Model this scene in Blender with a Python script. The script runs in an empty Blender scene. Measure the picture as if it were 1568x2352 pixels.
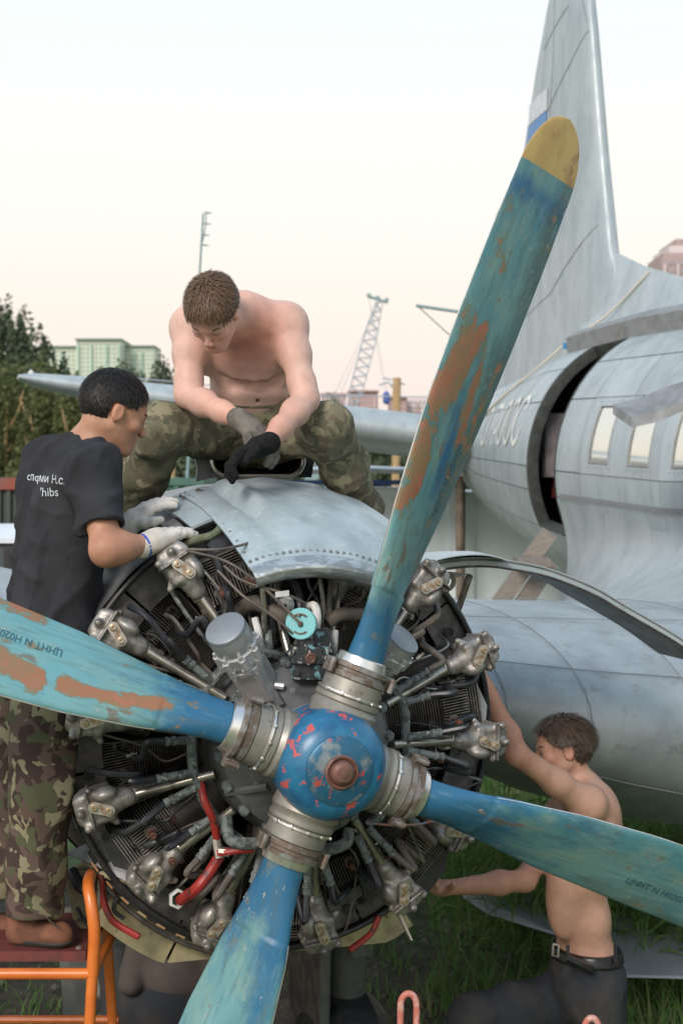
import bpy, math, random
import numpy as np
from mathutils import Matrix, Vector, noise as mnoise
random.seed(7); RNG = np.random.default_rng(7)
SC = bpy.context.scene; COL = SC.collection
PI = math.pi; R = math.radians
sin, cos = math.sin, math.cos

# ------------------------------------------------------------------ camera
CAM_Z = 2.9; F = 3300.0          # focal length in units of a 1568 x 2352 picture
cd = bpy.data.cameras.new('camera'); cam = bpy.data.objects.new('camera', cd); COL.objects.link(cam)
cam.location = (0, 0, CAM_Z); cam.rotation_euler = (R(90), 0, 0)
cd.sensor_fit = 'VERTICAL'; cd.sensor_height = 36; cd.lens = 36*F/2352
cd.shift_y = -86/2352
cd.clip_start = .1; cd.clip_end = 4000
cd.dof.use_dof = True; cd.dof.focus_distance = 4.2; cd.dof.aperture_fstop = 5.0
SC.camera = cam
# ------------------------------------------------------------------ world and sun
w = bpy.data.worlds.new('World'); SC.world = w; w.use_nodes = True
nt = w.node_tree; nt.nodes.clear()
def N(nt, t, **k):
    n = nt.nodes.new(t)
    for a, v in k.items(): setattr(n, a, v)
    return n
out = N(nt, 'ShaderNodeOutputWorld'); bg = N(nt, 'ShaderNodeBackground')
sky = N(nt, 'ShaderNodeTexSky'); sky.sky_type = 'NISHITA'; sky.sun_disc = False
SUN_EL, SUN_AZ = 34, 205          # behind the camera, a little to the left
sky.sun_elevation = R(SUN_EL); sky.sun_rotation = R(SUN_AZ)
sky.air_density = 1.5; sky.dust_density = 3
tc = N(nt, 'ShaderNodeTexCoord'); sp = N(nt, 'ShaderNodeSeparateXYZ')
rp = N(nt, 'ShaderNodeValToRGB')
nt.links.new(tc.outputs['Generated'], sp.inputs[0]); nt.links.new(sp.outputs['Z'], rp.inputs[0])
def lin(r, g, b):
    f = lambda c: (c/255/12.92) if c/255 <= .04045 else ((c/255+.055)/1.055)**2.4
    return (f(r), f(g), f(b), 1)
els = rp.color_ramp.elements
stops = [(0.0, (247, 227, 222)), (.05, (251, 235, 228)), (.11, (254, 242, 231)), (.17, (254, 249, 241)), (.25, (250, 251, 248)), (.36, (243, 250, 252)), (.6, (205, 226, 240)), (1, (160, 190, 222))]
els[0].position = 0; els[0].color = lin(*stops[0][1]); els[1].position = 1; els[1].color = lin(*stops[-1][1])
for p, c in stops[1:-1]:
    e = els.new(p); e.color = lin(*c)
sk = N(nt, 'ShaderNodeMix', data_type='RGBA', blend_type='MIX'); sk.inputs[0].default_value = .08
sc_ = N(nt, 'ShaderNodeVectorMath', operation='SCALE'); sc_.inputs['Scale'].default_value = .1
nt.links.new(sky.outputs[0], sc_.inputs[0])
nt.links.new(rp.outputs[0], sk.inputs[6]); nt.links.new(sc_.outputs[0], sk.inputs[7])
nt.links.new(sk.outputs[2], bg.inputs[0]); bg.inputs[1].default_value = .92
nt.links.new(bg.outputs[0], out.inputs[0])
sl = bpy.data.lights.new('sun', 'SUN'); so = bpy.data.objects.new('sun', sl); COL.objects.link(so)
sl.energy = 2.2; sl.angle = R(22); sl.color = (1, .9, .82)
az = R(SUN_AZ)
sdir = Vector((sin(az)*cos(R(SUN_EL)), cos(az)*cos(R(SUN_EL)), sin(R(SUN_EL))))
so.rotation_euler = sdir.to_track_quat('Z', 'Y').to_euler()
SC.view_settings.view_transform = 'Standard'; SC.view_settings.look = 'None'
SC.view_settings.exposure = .25; SC.view_settings.gamma = 1
SC.render.engine = 'CYCLES'
SC.cycles.max_bounces = 7; SC.cycles.diffuse_bounces = 5; SC.cycles.glossy_bounces = 3; SC.cycles.transparent_max_bounces = 6
SC.cycles.use_denoising = True

# ------------------------------------------------------------------ frames
def W(px, py, d):                # a point of the place seen at (px,py), d metres ahead
    return np.array(((px-784)/F*d, d, CAM_Z+(1090-py)/F*d))
ALF = R(15.8)
AFT = np.array((-sin(ALF), cos(ALF), 0)); LAT = np.array((cos(ALF), sin(ALF), 0)); UP = np.array((0, 0, 1.0))
HUB = W(745, 1745, 4.0)
def A(lat, up, s): return HUB + lat*LAT + up*UP + s*AFT
def RA(th, r, s): return A(r*sin(R(th)), r*cos(R(th)), s)      # polar about the thrust line, th clockwise from top
def rdir(th): return LAT*sin(R(th)) + UP*cos(R(th))

# ------------------------------------------------------------------ materials
def leafy(m, amt=.4):            # thin leaves let part of the light through
    t = m.node_tree; b = t.nodes['Principled BSDF']; o = [n for n in t.nodes if n.type == 'OUTPUT_MATERIAL'][0]; tr = N(t, 'ShaderNodeBsdfTranslucent'); mx = N(t, 'ShaderNodeMixShader'); mx.inputs[0].default_value = amt
    l = b.inputs['Base Color'].links[0].from_socket; t.links.new(l, tr.inputs['Color']); t.links.new(b.outputs[0], mx.inputs[1]); t.links.new(tr.outputs[0], mx.inputs[2]); t.links.new(mx.outputs[0], o.inputs[0])
def lc(c):
    if isinstance(c, (int, float)): return (c, c, c, 1)
    return (c[0], c[1], c[2], 1)
def mat(name, col, col2=None, sc=6.0, rough=.6, metal=0.0, bump=0.0, bsc=60.0, lo=.42, hi=.62, col3=None, sc3=30., lo3=.6, hi3=.66,
        stretch=None, attr=None, rvar=0.0, spec=.5, coat=0, objrnd=0.0, det=5):
    m = bpy.data.materials.new(name); m.use_nodes = True; t = m.node_tree
    b = t.nodes['Principled BSDF']; L = t.links.new
    b.inputs['Roughness'].default_value = rough; b.inputs['Metallic'].default_value = metal
    b.inputs['Specular IOR Level'].default_value = spec
    if coat: b.inputs['Coat Weight'].default_value = coat; b.inputs['Coat Roughness'].default_value = .25
    tc = N(t, 'ShaderNodeTexCoord'); src = tc.outputs['Object']
    if stretch:
        mp = N(t, 'ShaderNodeMapping'); mp.inputs['Scale'].default_value = stretch; L(src, mp.inputs[0]); src = mp.outputs[0]
    cur = None
    if attr:
        a = N(t, 'ShaderNodeAttribute', attribute_name=attr); cur = a.outputs['Color']
    def nz(s, d=det):
        n = N(t, 'ShaderNodeTexNoise'); n.inputs['Scale'].default_value = s; n.inputs['Detail'].default_value = d; n.inputs['Roughness'].default_value = .6
        L(src, n.inputs['Vector']); return n.outputs['Fac']
    def mr(v, lo, hi, a=0, b_=1):
        q = N(t, 'ShaderNodeMapRange'); q.inputs[1].default_value = lo; q.inputs[2].default_value = hi; q.inputs[3].default_value = a; q.inputs[4].default_value = b_
        L(v, q.inputs[0]); return q.outputs[0]
    def mix(f, a, b_, mode='MIX'):
        q = N(t, 'ShaderNodeMix', data_type='RGBA', blend_type=mode)
        if isinstance(f, float): q.inputs[0].default_value = f
        else: L(f, q.inputs[0])
        for i, v in ((6, a), (7, b_)):
            if isinstance(v, tuple): q.inputs[i].default_value = v
            else: L(v, q.inputs[i])
        return q.outputs[2]
    base = lc(col) if col is not None else None
    if cur is None: cur = base
    if col2 is not None: cur = mix(mr(nz(sc), lo, hi), cur, lc(col2)) if not attr else mix(mr(nz(sc), lo, hi, 0, 1), cur, mix(1.0, cur, lc(col2), 'MULTIPLY'))
    if col3 is not None: cur = mix(mr(nz(sc3), lo3, hi3), cur, lc(col3))
    if objrnd:
        oi = N(t, 'ShaderNodeObjectInfo'); v = mr(oi.outputs['Random'], 0, 1, 1-objrnd, 1+objrnd)
        q = N(t, 'ShaderNodeVectorMath', operation='SCALE'); 
        if isinstance(cur, tuple): q.inputs[0].default_value = cur[:3]
        else: L(cur, q.inputs[0])
        L(v, q.inputs['Scale']); cur = q.outputs[0]
    if isinstance(cur, tuple): b.inputs['Base Color'].default_value = cur
    else: L(cur, b.inputs['Base Color'])
    if rvar: L(mr(nz(sc*2.3), .3, .7, rough-rvar, rough+rvar), b.inputs['Roughness'])
    if bump:
        bp = N(t, 'ShaderNodeBump'); bp.inputs['Strength'].default_value = bump; bp.inputs['Distance'].default_value = .004
        L(nz(bsc, 4), bp.inputs['Height']); L(bp.outputs[0], b.inputs['Normal'])
    return m

M = {}
M['alu'] = mat('weathered_grey_paint', (.405, .46, .485), (.335, .385, .41), sc=3, rough=.42, metal=.15, bump=.12, bsc=6, rvar=.1, col3=(.28, .30, .305), sc3=12, lo3=.60, hi3=.78, objrnd=.07, stretch=(1.6, 1.6, .5), det=8)
M['wing'] = mat('wing_skin', (.34, .385, .41), (.265, .30, .325), sc=4, rough=.46, metal=.15, bump=.1, bsc=11, rvar=.1, col3=(.22, .235, .24), sc3=11, lo3=.58, hi3=.74)
M['cowl'] = mat('cowl_grey_paint', (.44, .52, .55), (.36, .43, .45), sc=9, rough=.40, metal=.2, bump=.12, bsc=18, rvar=.08, col3=(.50, .58, .60), sc3=30, lo3=.56, hi3=.70)
M['worn'] = mat('worn_bare_aluminium', (.42, .44, .44), (.62, .64, .64), sc=22, rough=.36, metal=.75, bump=.3, bsc=60, lo=.48, hi=.56, rvar=.1, stretch=(1, 1, 2.5))
M['panelgrey'] = mat('dirty_grey_panel', (.30, .31, .32), (.22, .225, .23), sc=7, rough=.5, metal=.3, bump=.08, bsc=25, rvar=.08)
M['seam'] = mat('seam_dirt', (.22, .235, .245), rough=.8)
M['soot'] = mat('engine_dark', (.06, .055, .05), (.12, .108, .097), sc=14, rough=.62, metal=.3, bump=.25, bsc=70, rvar=.1)
M['black'] = mat('black_rubber', (.022, .023, .026), (.04, .04, .042), sc=20, rough=.45, rvar=.1)
M['hose'] = mat('black_hose', (.018, .02, .026), (.035, .037, .04), sc=20, rough=.36)
M['hosetan'] = mat('dusty_hose', (.14, .115, .095), (.09, .08, .07), sc=20, rough=.6)
M['fin'] = mat('cylinder_fins', (.19, .172, .152), (.09, .082, .074), sc=9, rough=.5, metal=.35, bump=.2, bsc=60, rvar=.1, col3=(.30, .275, .25), sc3=26, lo3=.6, hi3=.72)
M['cast'] = mat('cast_aluminium', (.33, .312, .29), (.13, .115, .10), sc=26, rough=.44, metal=.55, bump=.3, bsc=160, lo=.45, hi=.66, rvar=.1, objrnd=.15)
M['cap'] = mat('cap_plate', (.50, .47, .43), (.34, .20, .10), sc=40, rough=.42, metal=.6, lo=.5, hi=.62, objrnd=.12)
M['tube'] = mat('steel_tube', (.42, .39, .34), (.22, .20, .18), sc=16, rough=.3, metal=.8, rvar=.1, lo=.5, hi=.7)
M['silver'] = mat('silver_paint', (.60, .60, .60), (.46, .46, .46), sc=14, rough=.38, metal=.45, bump=.05, rvar=.06)
M['dkcap'] = mat('blue_grey_cap', (.26, .29, .32), (.22, .25, .28), sc=9, rough=.5, metal=.3)
M['case'] = mat('crankcase_grey', (.17, .175, .18), (.11, .112, .115), sc=10, rough=.5, metal=.4, bump=.12, bsc=40, rvar=.08)
M['hub'] = mat('hub_beige_grey', (.33, .315, .28), (.25, .235, .21), sc=8, rough=.45, metal=.45, bump=.06, rvar=.08, col3=(.18, .15, .11), sc3=22, lo3=.62, hi3=.75)
M['rustclamp'] = mat('rusty_clamp', (.16, .12, .095), (.26, .25, .24), sc=26, rough=.6, metal=.4, bump=.4, bsc=60, lo=.45, hi=.6, col3=(.22, .30, .28), sc3=30, lo3=.62, hi3=.7)
M['bright'] = mat('bright_metal', (.78, .76, .73), (.55, .52, .48), sc=18, rough=.28, metal=.85, lo=.5, hi=.7)
M['spinner'] = mat('spinner_blue', (.02, .16, .30), (.015, .10, .22), sc=14, rough=.36, spec=.5, bump=.06, bsc=60, col3=(.52, .09, .085), sc3=17, lo3=.575, hi3=.59, rvar=.06, stretch=(1.2, 1.2, 1.2), coat=.2)
M['boss'] = mat('spinner_boss', (.025, .12, .21), (.20, .24, .26), sc=18, rough=.38, metal=.3, lo=.50, hi=.62, col3=(.45, .09, .07), sc3=24, lo3=.61, hi3=.63)
M['nut'] = mat('rusty_nut', (.23, .11, .085), (.13, .075, .06), sc=22, rough=.5, metal=.3, bump=.3, bsc=40)
M['manifold'] = mat('chipped_manifold', (.155, .175, .175), (.07, .08, .075), sc=45, rough=.6, bump=.4, bsc=70, lo=.5, hi=.56, col3=(.34, .36, .35), sc3=60, lo3=.62, hi3=.66)
M['turq'] = mat('turquoise_paint', (.22, .55, .58), (.05, .06, .05), sc=26, rough=.5, lo=.60, hi=.63, col3=(.18, .09, .05), sc3=18, lo3=.64, hi3=.67, bump=.2)
M['chip'] = mat('chipped_black_block', (.05, .055, .06), (.22, .42, .46), sc=30, rough=.45, lo=.56, hi=.6, bump=.6, bsc=80, col3=(.55, .53, .5), sc3=36, lo3=.60, hi3=.64, metal=.3)
M['red'] = mat('red_paint', (.33, .025, .02), (.10, .03, .025), sc=24, rough=.45, lo=.50, hi=.60)
M['brown'] = mat('brown_ceramic', (.16, .06, .04), (.08, .04, .03), sc=30, rough=.4)
M['white'] = mat('white_plastic', (.7, .7, .68), (.5, .5, .5), sc=20, rough=.5)
M['cream'] = mat('cream_primer', (.46, .40, .24), (.26, .23, .15), sc=9, rough=.6, metal=.1, col3=(.10, .09, .07), sc3=26, lo3=.6, hi3=.68, bump=.1)
M['moss'] = mat('mossy_hose', (.10, .13, .07), (.20, .19, .14), sc=40, rough=.9, bump=.8, bsc=120)
M['strut'] = mat('strut_green_grey', (.075, .088, .082), (.12, .125, .11), sc=8, rough=.5, bump=.05)
M['orange'] = mat('orange_paint', (.72, .19, .035), (.60, .14, .02), sc=9, rough=.35, coat=.3)
M['redboard'] = mat('dark_red_board', (.15, .035, .03), (.10, .03, .028), sc=10, rough=.6, stretch=(3, 20, 3), bump=.15, objrnd=.12)
M['pinkpipe'] = mat('faded_red_pipe', (.50, .16, .12), (.60, .40, .36), sc=40, rough=.5, lo=.52, hi=.7)
M['glass'] = mat('window_glass', (.05, .05, .045), rough=.04, spec=1.0, metal=0, coat=1)
M['glass'].node_tree.nodes['Principled BSDF'].inputs['Metallic'].default_value = .75
M['glass'].node_tree.nodes['Principled BSDF'].inputs['Base Color'].default_value = (.78, .76, .68, 1)
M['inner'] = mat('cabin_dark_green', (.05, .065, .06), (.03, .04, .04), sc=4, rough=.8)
M['wood'] = mat('grey_weathered_wood', (.27, .24, .21), (.18, .155, .135), sc=6, rough=.8, stretch=(3, 3, 30), bump=.2, objrnd=.15)
M['woodtan'] = mat('tan_wood_pole', (.48, .33, .17), (.36, .24, .13), sc=6, rough=.8, stretch=(6, 6, .6))
M['rim'] = mat('dark_door_rim', (.035, .04, .038), (.06, .065, .06), sc=8, rough=.6)
M['rope'] = mat('white_rope', (.62, .57, .48), rough=.9)
M['bluebit'] = mat('blue_tape', (.05, .25, .5), rough=.5)
M['contblue'] = mat('pale_blue_container', (.74, .81, .84), (.66, .74, .77), sc=1.2, rough=.55, col3=(.28, .25, .18), sc3=9, lo3=.66, hi3=.76, stretch=(1, 1, .3))
M['contdark'] = mat('dark_green_container', (.055, .07, .06), (.12, .06, .04), sc=3, rough=.7, lo=.5, hi=.65)
M['contteal'] = mat('teal_container', (.06, .14, .115), (.08, .16, .13), sc=3, rough=.7)
M['redroof'] = mat('rusty_red_edge', (.26, .07, .045), (.2, .1, .08), sc=5, rough=.8)
M['tarp'] = mat('white_tarp', (.72, .75, .80), (.62, .66, .72), sc=3, rough=.6)
M['tarpblue'] = mat('blue_tarp', (.06, .12, .36), rough=.6)
M['sheet'] = mat('grey_blue_sheet', (.40, .48, .58), (.33, .40, .49), sc=2, rough=.5)
M['steel'] = mat('crane_steel_hazed', (.40, .45, .52), rough=.7)  # lightened, so the colour itself carries the distance haze
M['steelgreen'] = mat('mast_steel', (.22, .32, .33), rough=.6)
M['flagwhite'] = mat('flag_white', (.66, .68, .72), (.5, .52, .56), sc=30, rough=.5, stretch=(1, 1, .15))
M['flagblue'] = mat('flag_blue', (.10, .24, .50), rough=.5)
M['flagred'] = mat('flag_red', (.45, .06, .05), rough=.5)
M['letter'] = mat('worn_white_letters', (.74, .73, .66), (.56, .60, .60), sc=12, rough=.5, stretch=(1, 1, .2))
M['stamp'] = mat('blade_stamp_ink', (.035, .12, .17), rough=.6)
M['print'] = mat('white_shirt_print', (.62, .66, .72), rough=.7)

# ------------------------------------------------------------------ mesh helpers
class MB:
    def __init__(s): s.v = []; s.f = []
    def add(s, vs, fs):
        o = len(s.v); s.v.extend([tuple(map(float, p)) for p in vs]); s.f.extend([tuple(i+o for i in f) for f in fs]); return s
    def box(s, c, size, ax=None):
        X, Y, Z = (np.array(a, float) for a in (ax or ((1, 0, 0), (0, 1, 0), (0, 0, 1))))
        c = np.array(c, float); h = np.array(size)/2
        vs = [c+X*h[0]*a+Y*h[1]*b+Z*h[2]*d for a in (-1, 1) for b in (-1, 1) for d in (-1, 1)]
        return s.add(vs, [(0, 1, 3, 2), (4, 6, 7, 5), (0, 4, 5, 1), (2, 3, 7, 6), (0, 2, 6, 4), (1, 5, 7, 3)])
    def tube(s, pts, rad, seg=10, caps=True):
        pts = [np.array(p, float) for p in pts]; n = len(pts)
        rad = [rad]*n if isinstance(rad, (int, float)) else list(rad)
        vs = []; prev = None
        for i, p in enumerate(pts):
            t = pts[min(i+1, n-1)]-pts[max(i-1, 0)]; t = t/(np.linalg.norm(t)+1e-12)
            if prev is None:
                a = np.array((0, 0, 1.)) if abs(t[2]) < .9 else np.array((1., 0, 0)); u = np.cross(t, a)
            else: u = prev-t*np.dot(prev, t)
            u = u/(np.linalg.norm(u)+1e-12); prev = u; v = np.cross(t, u)
            for k in range(seg):
                a = 2*PI*k/seg; vs.append(p+rad[i]*(cos(a)*u+sin(a)*v))
        fs = [(i*seg+k, i*seg+(k+1) % seg, (i+1)*seg+(k+1) % seg, (i+1)*seg+k) for i in range(n-1) for k in range(seg)]
        if caps: fs += [tuple(range(seg-1, -1, -1)), tuple((n-1)*seg+k for k in range(seg))]
        return s.add(vs, fs)
    def lathe(s, c, axis, prof, seg=24, a0=0, a1=360, ref=None, close=False):   # prof: (along, radius)
        c = np.array(c, float); ax = np.array(axis, float); ax /= np.linalg.norm(ax)
        u = np.array(ref, float) if ref is not None else (np.array((0, 0, 1.)) if abs(ax[2]) < .9 else np.array((1., 0, 0)))
        u = u-ax*np.dot(u, ax); u /= np.linalg.norm(u); v = np.cross(ax, u)
        full = abs(a1-a0) >= 359.9; m = seg if full else seg+1
        vs = []
        for (t, r) in prof:
            for k in range(m):
                a = R(a0+(a1-a0)*k/seg); vs.append(c+ax*t+r*(cos(a)*u+sin(a)*v))
        fs = []; n = len(prof)
        for i in range(n-1):
            for k in range(seg):
                k2 = (k+1) % m; fs.append((i*m+k, i*m+k2, (i+1)*m+k2, (i+1)*m+k))
        if close and full: fs += [tuple(range(m-1, -1, -1)), tuple((n-1)*m+k for k in range(m))]
        return s.add(vs, fs)
    def grid(s, P, wrap=False):      # P: array n x m x 3
        n, m = len(P), len(P[0]); vs = [q for row in P for q in row]
        fs = [(i*m+j, i*m+(j+1) % m, (i+1)*m+(j+1) % m, (i+1)*m+j) for i in range(n-1) for j in range(m if wrap else m-1)]
        return s.add(vs, fs)
    def slab(s, P, off):             # a thick sheet: grid P and the same shifted by off (vector or grid)
        P = np.array(P, float); n, m = P.shape[:2]; Q = P+np.array(off)
        vs = list(P.reshape(-1, 3))+list(Q.reshape(-1, 3)); o = n*m; fs = []
        for i in range(n-1):
            for j in range(m-1):
                a, b, c, d = i*m+j, i*m+j+1, (i+1)*m+j+1, (i+1)*m+j
                fs += [(a, b, c, d), (o+d, o+c, o+b, o+a)]
        for j in range(m-1):
            fs += [(j+1, j, o+j, o+j+1), ((n-1)*m+j, (n-1)*m+j+1, o+(n-1)*m+j+1, o+(n-1)*m+j)]
        for i in range(n-1):
            fs += [(i*m, (i+1)*m, o+(i+1)*m, o+i*m), ((i+1)*m+m-1, i*m+m-1, o+i*m+m-1, o+(i+1)*m+m-1)]
        return s.add(vs, fs)
    def prism(s, poly, vec):
        n = len(poly); vec = np.array(vec, float); vs = [np.array(p, float) for p in poly]+[np.array(p, float)+vec for p in poly]
        return s.add(vs, [tuple(range(n)), tuple(range(2*n-1, n-1, -1))]+[(k, (k+1) % n, n+(k+1) % n, n+k)[::-1] for k in range(n)])

def fixn(me):
    import bmesh
    b = bmesh.new(); b.from_mesh(me); bmesh.ops.recalc_face_normals(b, faces=b.faces); b.to_mesh(me); b.free()
def mesh_of(name, mb, material, smooth=True, angle=35, recalc=True):
    me = bpy.data.meshes.new(name); me.from_pydata(mb.v, [], mb.f); me.update()
    if recalc: fixn(me)
    if material: me.materials.append(material)
    if smooth: me.shade_smooth(); me.set_sharp_from_angle(angle=R(angle))
    return me
WM = {}
def _link(o, M4, parent):
    COL.objects.link(o); WM[o.name] = M4.copy()
    if parent is not None:
        o.parent = parent; o.matrix_parent_inverse = WM[parent.name].inverted()
    o.matrix_basis = M4
    return o
def tag(o, label=None, cat=None, group=None, kind=None):
    if label: o['label'] = label
    if cat: o['category'] = cat
    if group: o['group'] = group
    if kind: o['kind'] = kind
    return o
def thing(name, label, cat, loc=(0, 0, 0), group=None):
    return tag(_link(bpy.data.objects.new(name, None), Matrix.Translation(Vector([float(x) for x in loc])), None), label, cat, group)
def part(name, mb, material, parent=None, smooth=True, angle=35, label=None, kind=None, recalc=True):
    me = mb if isinstance(mb, bpy.types.Mesh) else mesh_of(name, mb, material, smooth, angle, recalc)
    o = _link(bpy.data.objects.new(name, me), Matrix.Identity(4), parent)
    return tag(o, label, None, None, kind)
def inst(name, me, X, Y, Z, loc, parent, label=None):
    Mx = Matrix(((X[0], Y[0], Z[0], loc[0]), (X[1], Y[1], Z[1], loc[1]), (X[2], Y[2], Z[2], loc[2]), (0, 0, 0, 1)))
    return tag(_link(bpy.data.objects.new(name, me), Mx, parent), label)
def struct(name, mb, material, smooth=False):
    o = part(name, mb, material, None, smooth); o['kind'] = 'structure'; return o
def bez(pts, n=8):               # smooth path through points (Catmull-Rom)
    P = [np.array(p, float) for p in pts]; P = [2*P[0]-P[1]]+P+[2*P[-1]-P[-2]]; out = []
    for i in range(1, len(P)-2):
        for k in range(n):
            t = k/n; a, b, c, d = P[i-1:i+3]
            out.append(.5*((2*b)+(-a+c)*t+(2*a-5*b+4*c-d)*t*t+(-a+3*b-3*c+d)*t**3))
    out.append(P[-2]); return out
def norm(v): v = np.array(v, float); return v/np.linalg.norm(v)

# ------------------------------------------------------------------ signed distance bodies
class SDF:
    def __init__(s, lo, hi, h):
        s.h = h; s.lo = np.array(lo, float); s.n = np.ceil((np.array(hi)-s.lo)/h).astype(int)+1
        s.D = np.full(s.n, .5, np.float32)
    def sub(s, lo, hi):
        a = np.clip(np.floor((lo-s.lo)/s.h).astype(int), 0, s.n-1); b = np.clip(np.ceil((hi-s.lo)/s.h).astype(int)+1, 1, s.n)
        if np.any(b <= a): return None
        g = [s.lo[i]+s.h*np.arange(a[i], b[i]) for i in range(3)]
        return (slice(a[0], b[0]), slice(a[1], b[1]), slice(a[2], b[2])), g[0][:, None, None], g[1][None, :, None], g[2][None, None, :]
    def put(s, sl, d, k, op):
        D = s.D[sl]
        if op == 'sub':
            d = -d; h = np.maximum(k-np.abs(D-d), 0)/max(k, 1e-6); s.D[sl] = np.maximum(D, d)+h*h*k/4
        else:
            h = np.maximum(k-np.abs(D-d), 0)/max(k, 1e-6); s.D[sl] = np.minimum(D, d)-h*h*k/4
    def cone(s, a, b, ra, rb, k=.02, op='add', cap0=False, cap1=False):
        a = np.array(a, float); b = np.array(b, float); r = max(ra, rb)+k+s.h*3
        q = s.sub(np.minimum(a, b)-r, np.maximum(a, b)+r)
        if q is None: return s
        sl, x, y, z = q; ab = b-a; L2 = np.dot(ab, ab)+1e-12
        t = np.clip(((x-a[0])*ab[0]+(y-a[1])*ab[1]+(z-a[2])*ab[2])/L2, 0, 1)
        d = np.sqrt((x-a[0]-t*ab[0])**2+(y-a[1]-t*ab[1])**2+(z-a[2]-t*ab[2])**2)-(ra+(rb-ra)*t)
        u = ab/math.sqrt(L2)
        if cap1: d = np.maximum(d, (x-b[0])*u[0]+(y-b[1])*u[1]+(z-b[2])*u[2])
        if cap0: d = np.maximum(d, -((x-a[0])*u[0]+(y-a[1])*u[1]+(z-a[2])*u[2]))
        s.put(sl, d.astype(np.float32), k, op); return s
    def chain(s, pts, k=.02):
        for (a, ra), (b, rb) in zip(pts[:-1], pts[1:]): s.cone(a, b, ra, rb, k)
        return s
    def ell(s, c, rad, ax=None, k=.02, op='add'):
        c = np.array(c, float); rad = np.array(rad, float); r = rad.max()+k+s.h*3
        q = s.sub(c-r, c+r)
        if q is None: return s
        sl, x, y, z = q; ax = np.array(ax if ax is not None else np.eye(3), float)
        p = [((x-c[0])*ax[i][0]+(y-c[1])*ax[i][1]+(z-c[2])*ax[i][2]) for i in range(3)]
        k0 = np.sqrt(sum((p[i]/rad[i])**2 for i in range(3))); k1 = np.sqrt(sum((p[i]/rad[i]**2)**2 for i in range(3)))+1e-9
        s.put(sl, (k0*(k0-1)/k1).astype(np.float32), k, op); return s
    def rbox(s, c, half, rnd, ax=None, k=.01, op='add'):
        c = np.array(c, float); half = np.array(half, float)-rnd; r = np.linalg.norm(half)+rnd+k+s.h*3
        q = s.sub(c-r, c+r)
        if q is None: return s
        sl, x, y, z = q; ax = np.array(ax if ax is not None else np.eye(3), float)
        p = [np.abs((x-c[0])*ax[i][0]+(y-c[1])*ax[i][1]+(z-c[2])*ax[i][2])-half[i] for i in range(3)]
        o = np.sqrt(sum(np.maximum(v, 0)**2 for v in p)); i_ = np.minimum(np.maximum(np.maximum(p[0], p[1]), p[2]), 0)
        s.put(sl, (o+i_-rnd).astype(np.float32), k, op); return s
    def plane(s, p, n, lo=None, hi=None):     # cut away everything on the side n points to
        q = s.sub(np.array(lo), np.array(hi)) if lo is not None else s.sub(s.lo, s.lo+s.h*s.n)
        if q is None: return s
        sl, x, y, z = q; d = (x-p[0])*n[0]+(y-p[1])*n[1]+(z-p[2])*n[2]
        s.D[sl] = np.maximum(s.D[sl], d); return s
    def mesh(s):
        D = s.D; S = D < 0; n = D.shape
        c = [(i, j, k) for i in (0, 1) for j in (0, 1) for k in (0, 1)]
        cnt = sum(S[i:n[0]-1+i, j:n[1]-1+j, k:n[2]-1+k].astype(np.int8) for i, j, k in c)
        act = (cnt > 0) & (cnt < 8); idx = np.argwhere(act)
        if len(idx) == 0: return np.zeros((0, 3)), np.zeros((0, 4), int)
        ids = np.full(act.shape, -1, np.int64); ids[act] = np.arange(len(idx))
        acc = np.zeros((len(idx), 3)); num = np.zeros(len(idx))
        V = {q: D[idx[:, 0]+q[0], idx[:, 1]+q[1], idx[:, 2]+q[2]].astype(float) for q in c}
        for a in c:
            for ax in range(3):
                if a[ax] == 0:
                    b = list(a); b[ax] = 1; b = tuple(b); va, vb = V[a], V[b]; m = (va < 0) != (vb < 0)
                    t = np.where(m, va/(va-vb+1e-20), 0)
                    p = np.array(a, float)[None, :].repeat(len(idx), 0); p[:, ax] += t
                    acc[m] += p[m]; num[m] += 1
        verts = s.lo+s.h*(idx+acc/num[:, None]); faces = []
        for ax in range(3):
            u, v = (ax+1) % 3, (ax+2) % 3
            sl0 = [slice(None)]*3; sl1 = [slice(None)]*3; sl0[ax] = slice(0, -1); sl1[ax] = slice(1, None)
            A0, A1 = S[tuple(sl0)], S[tuple(sl1)]; e = np.argwhere(A0 != A1)
            e = e[(e[:, u] > 0) & (e[:, v] > 0) & (e[:, u] < n[u]-1) & (e[:, v] < n[v]-1)]
            q = []
            for du, dv in ((1, 1), (0, 1), (0, 0), (1, 0)):
                g = e.copy(); g[:, u] -= du; g[:, v] -= dv; q.append(ids[g[:, 0], g[:, 1], g[:, 2]])
            q = np.stack(q, 1); flip = ~A0[e[:, 0], e[:, 1], e[:, 2]]; q[flip] = q[flip][:, ::-1]; faces.append(q)
        return verts, np.concatenate(faces)
def np_mesh(name, v, f, material, col=None, smooth=True):
    me = bpy.data.meshes.new(name); me.vertices.add(len(v)); me.vertices.foreach_set('co', np.asarray(v, np.float32).ravel())
    k = f.shape[1]; me.loops.add(len(f)*k); me.loops.foreach_set('vertex_index', f.astype(np.int32).ravel())
    me.polygons.add(len(f)); me.polygons.foreach_set('loop_start', np.arange(0, len(f)*k, k, dtype=np.int32))
    me.update(calc_edges=True); me.validate()
    if material: me.materials.append(material)
    if col is not None:
        a = me.color_attributes.new('Col', 'FLOAT_COLOR', 'POINT'); c = np.ones((len(v), 4), np.float32); c[:, :3] = col; a.data.foreach_set('color', c.ravel())
    if smooth: me.shade_smooth()
    return me
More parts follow.
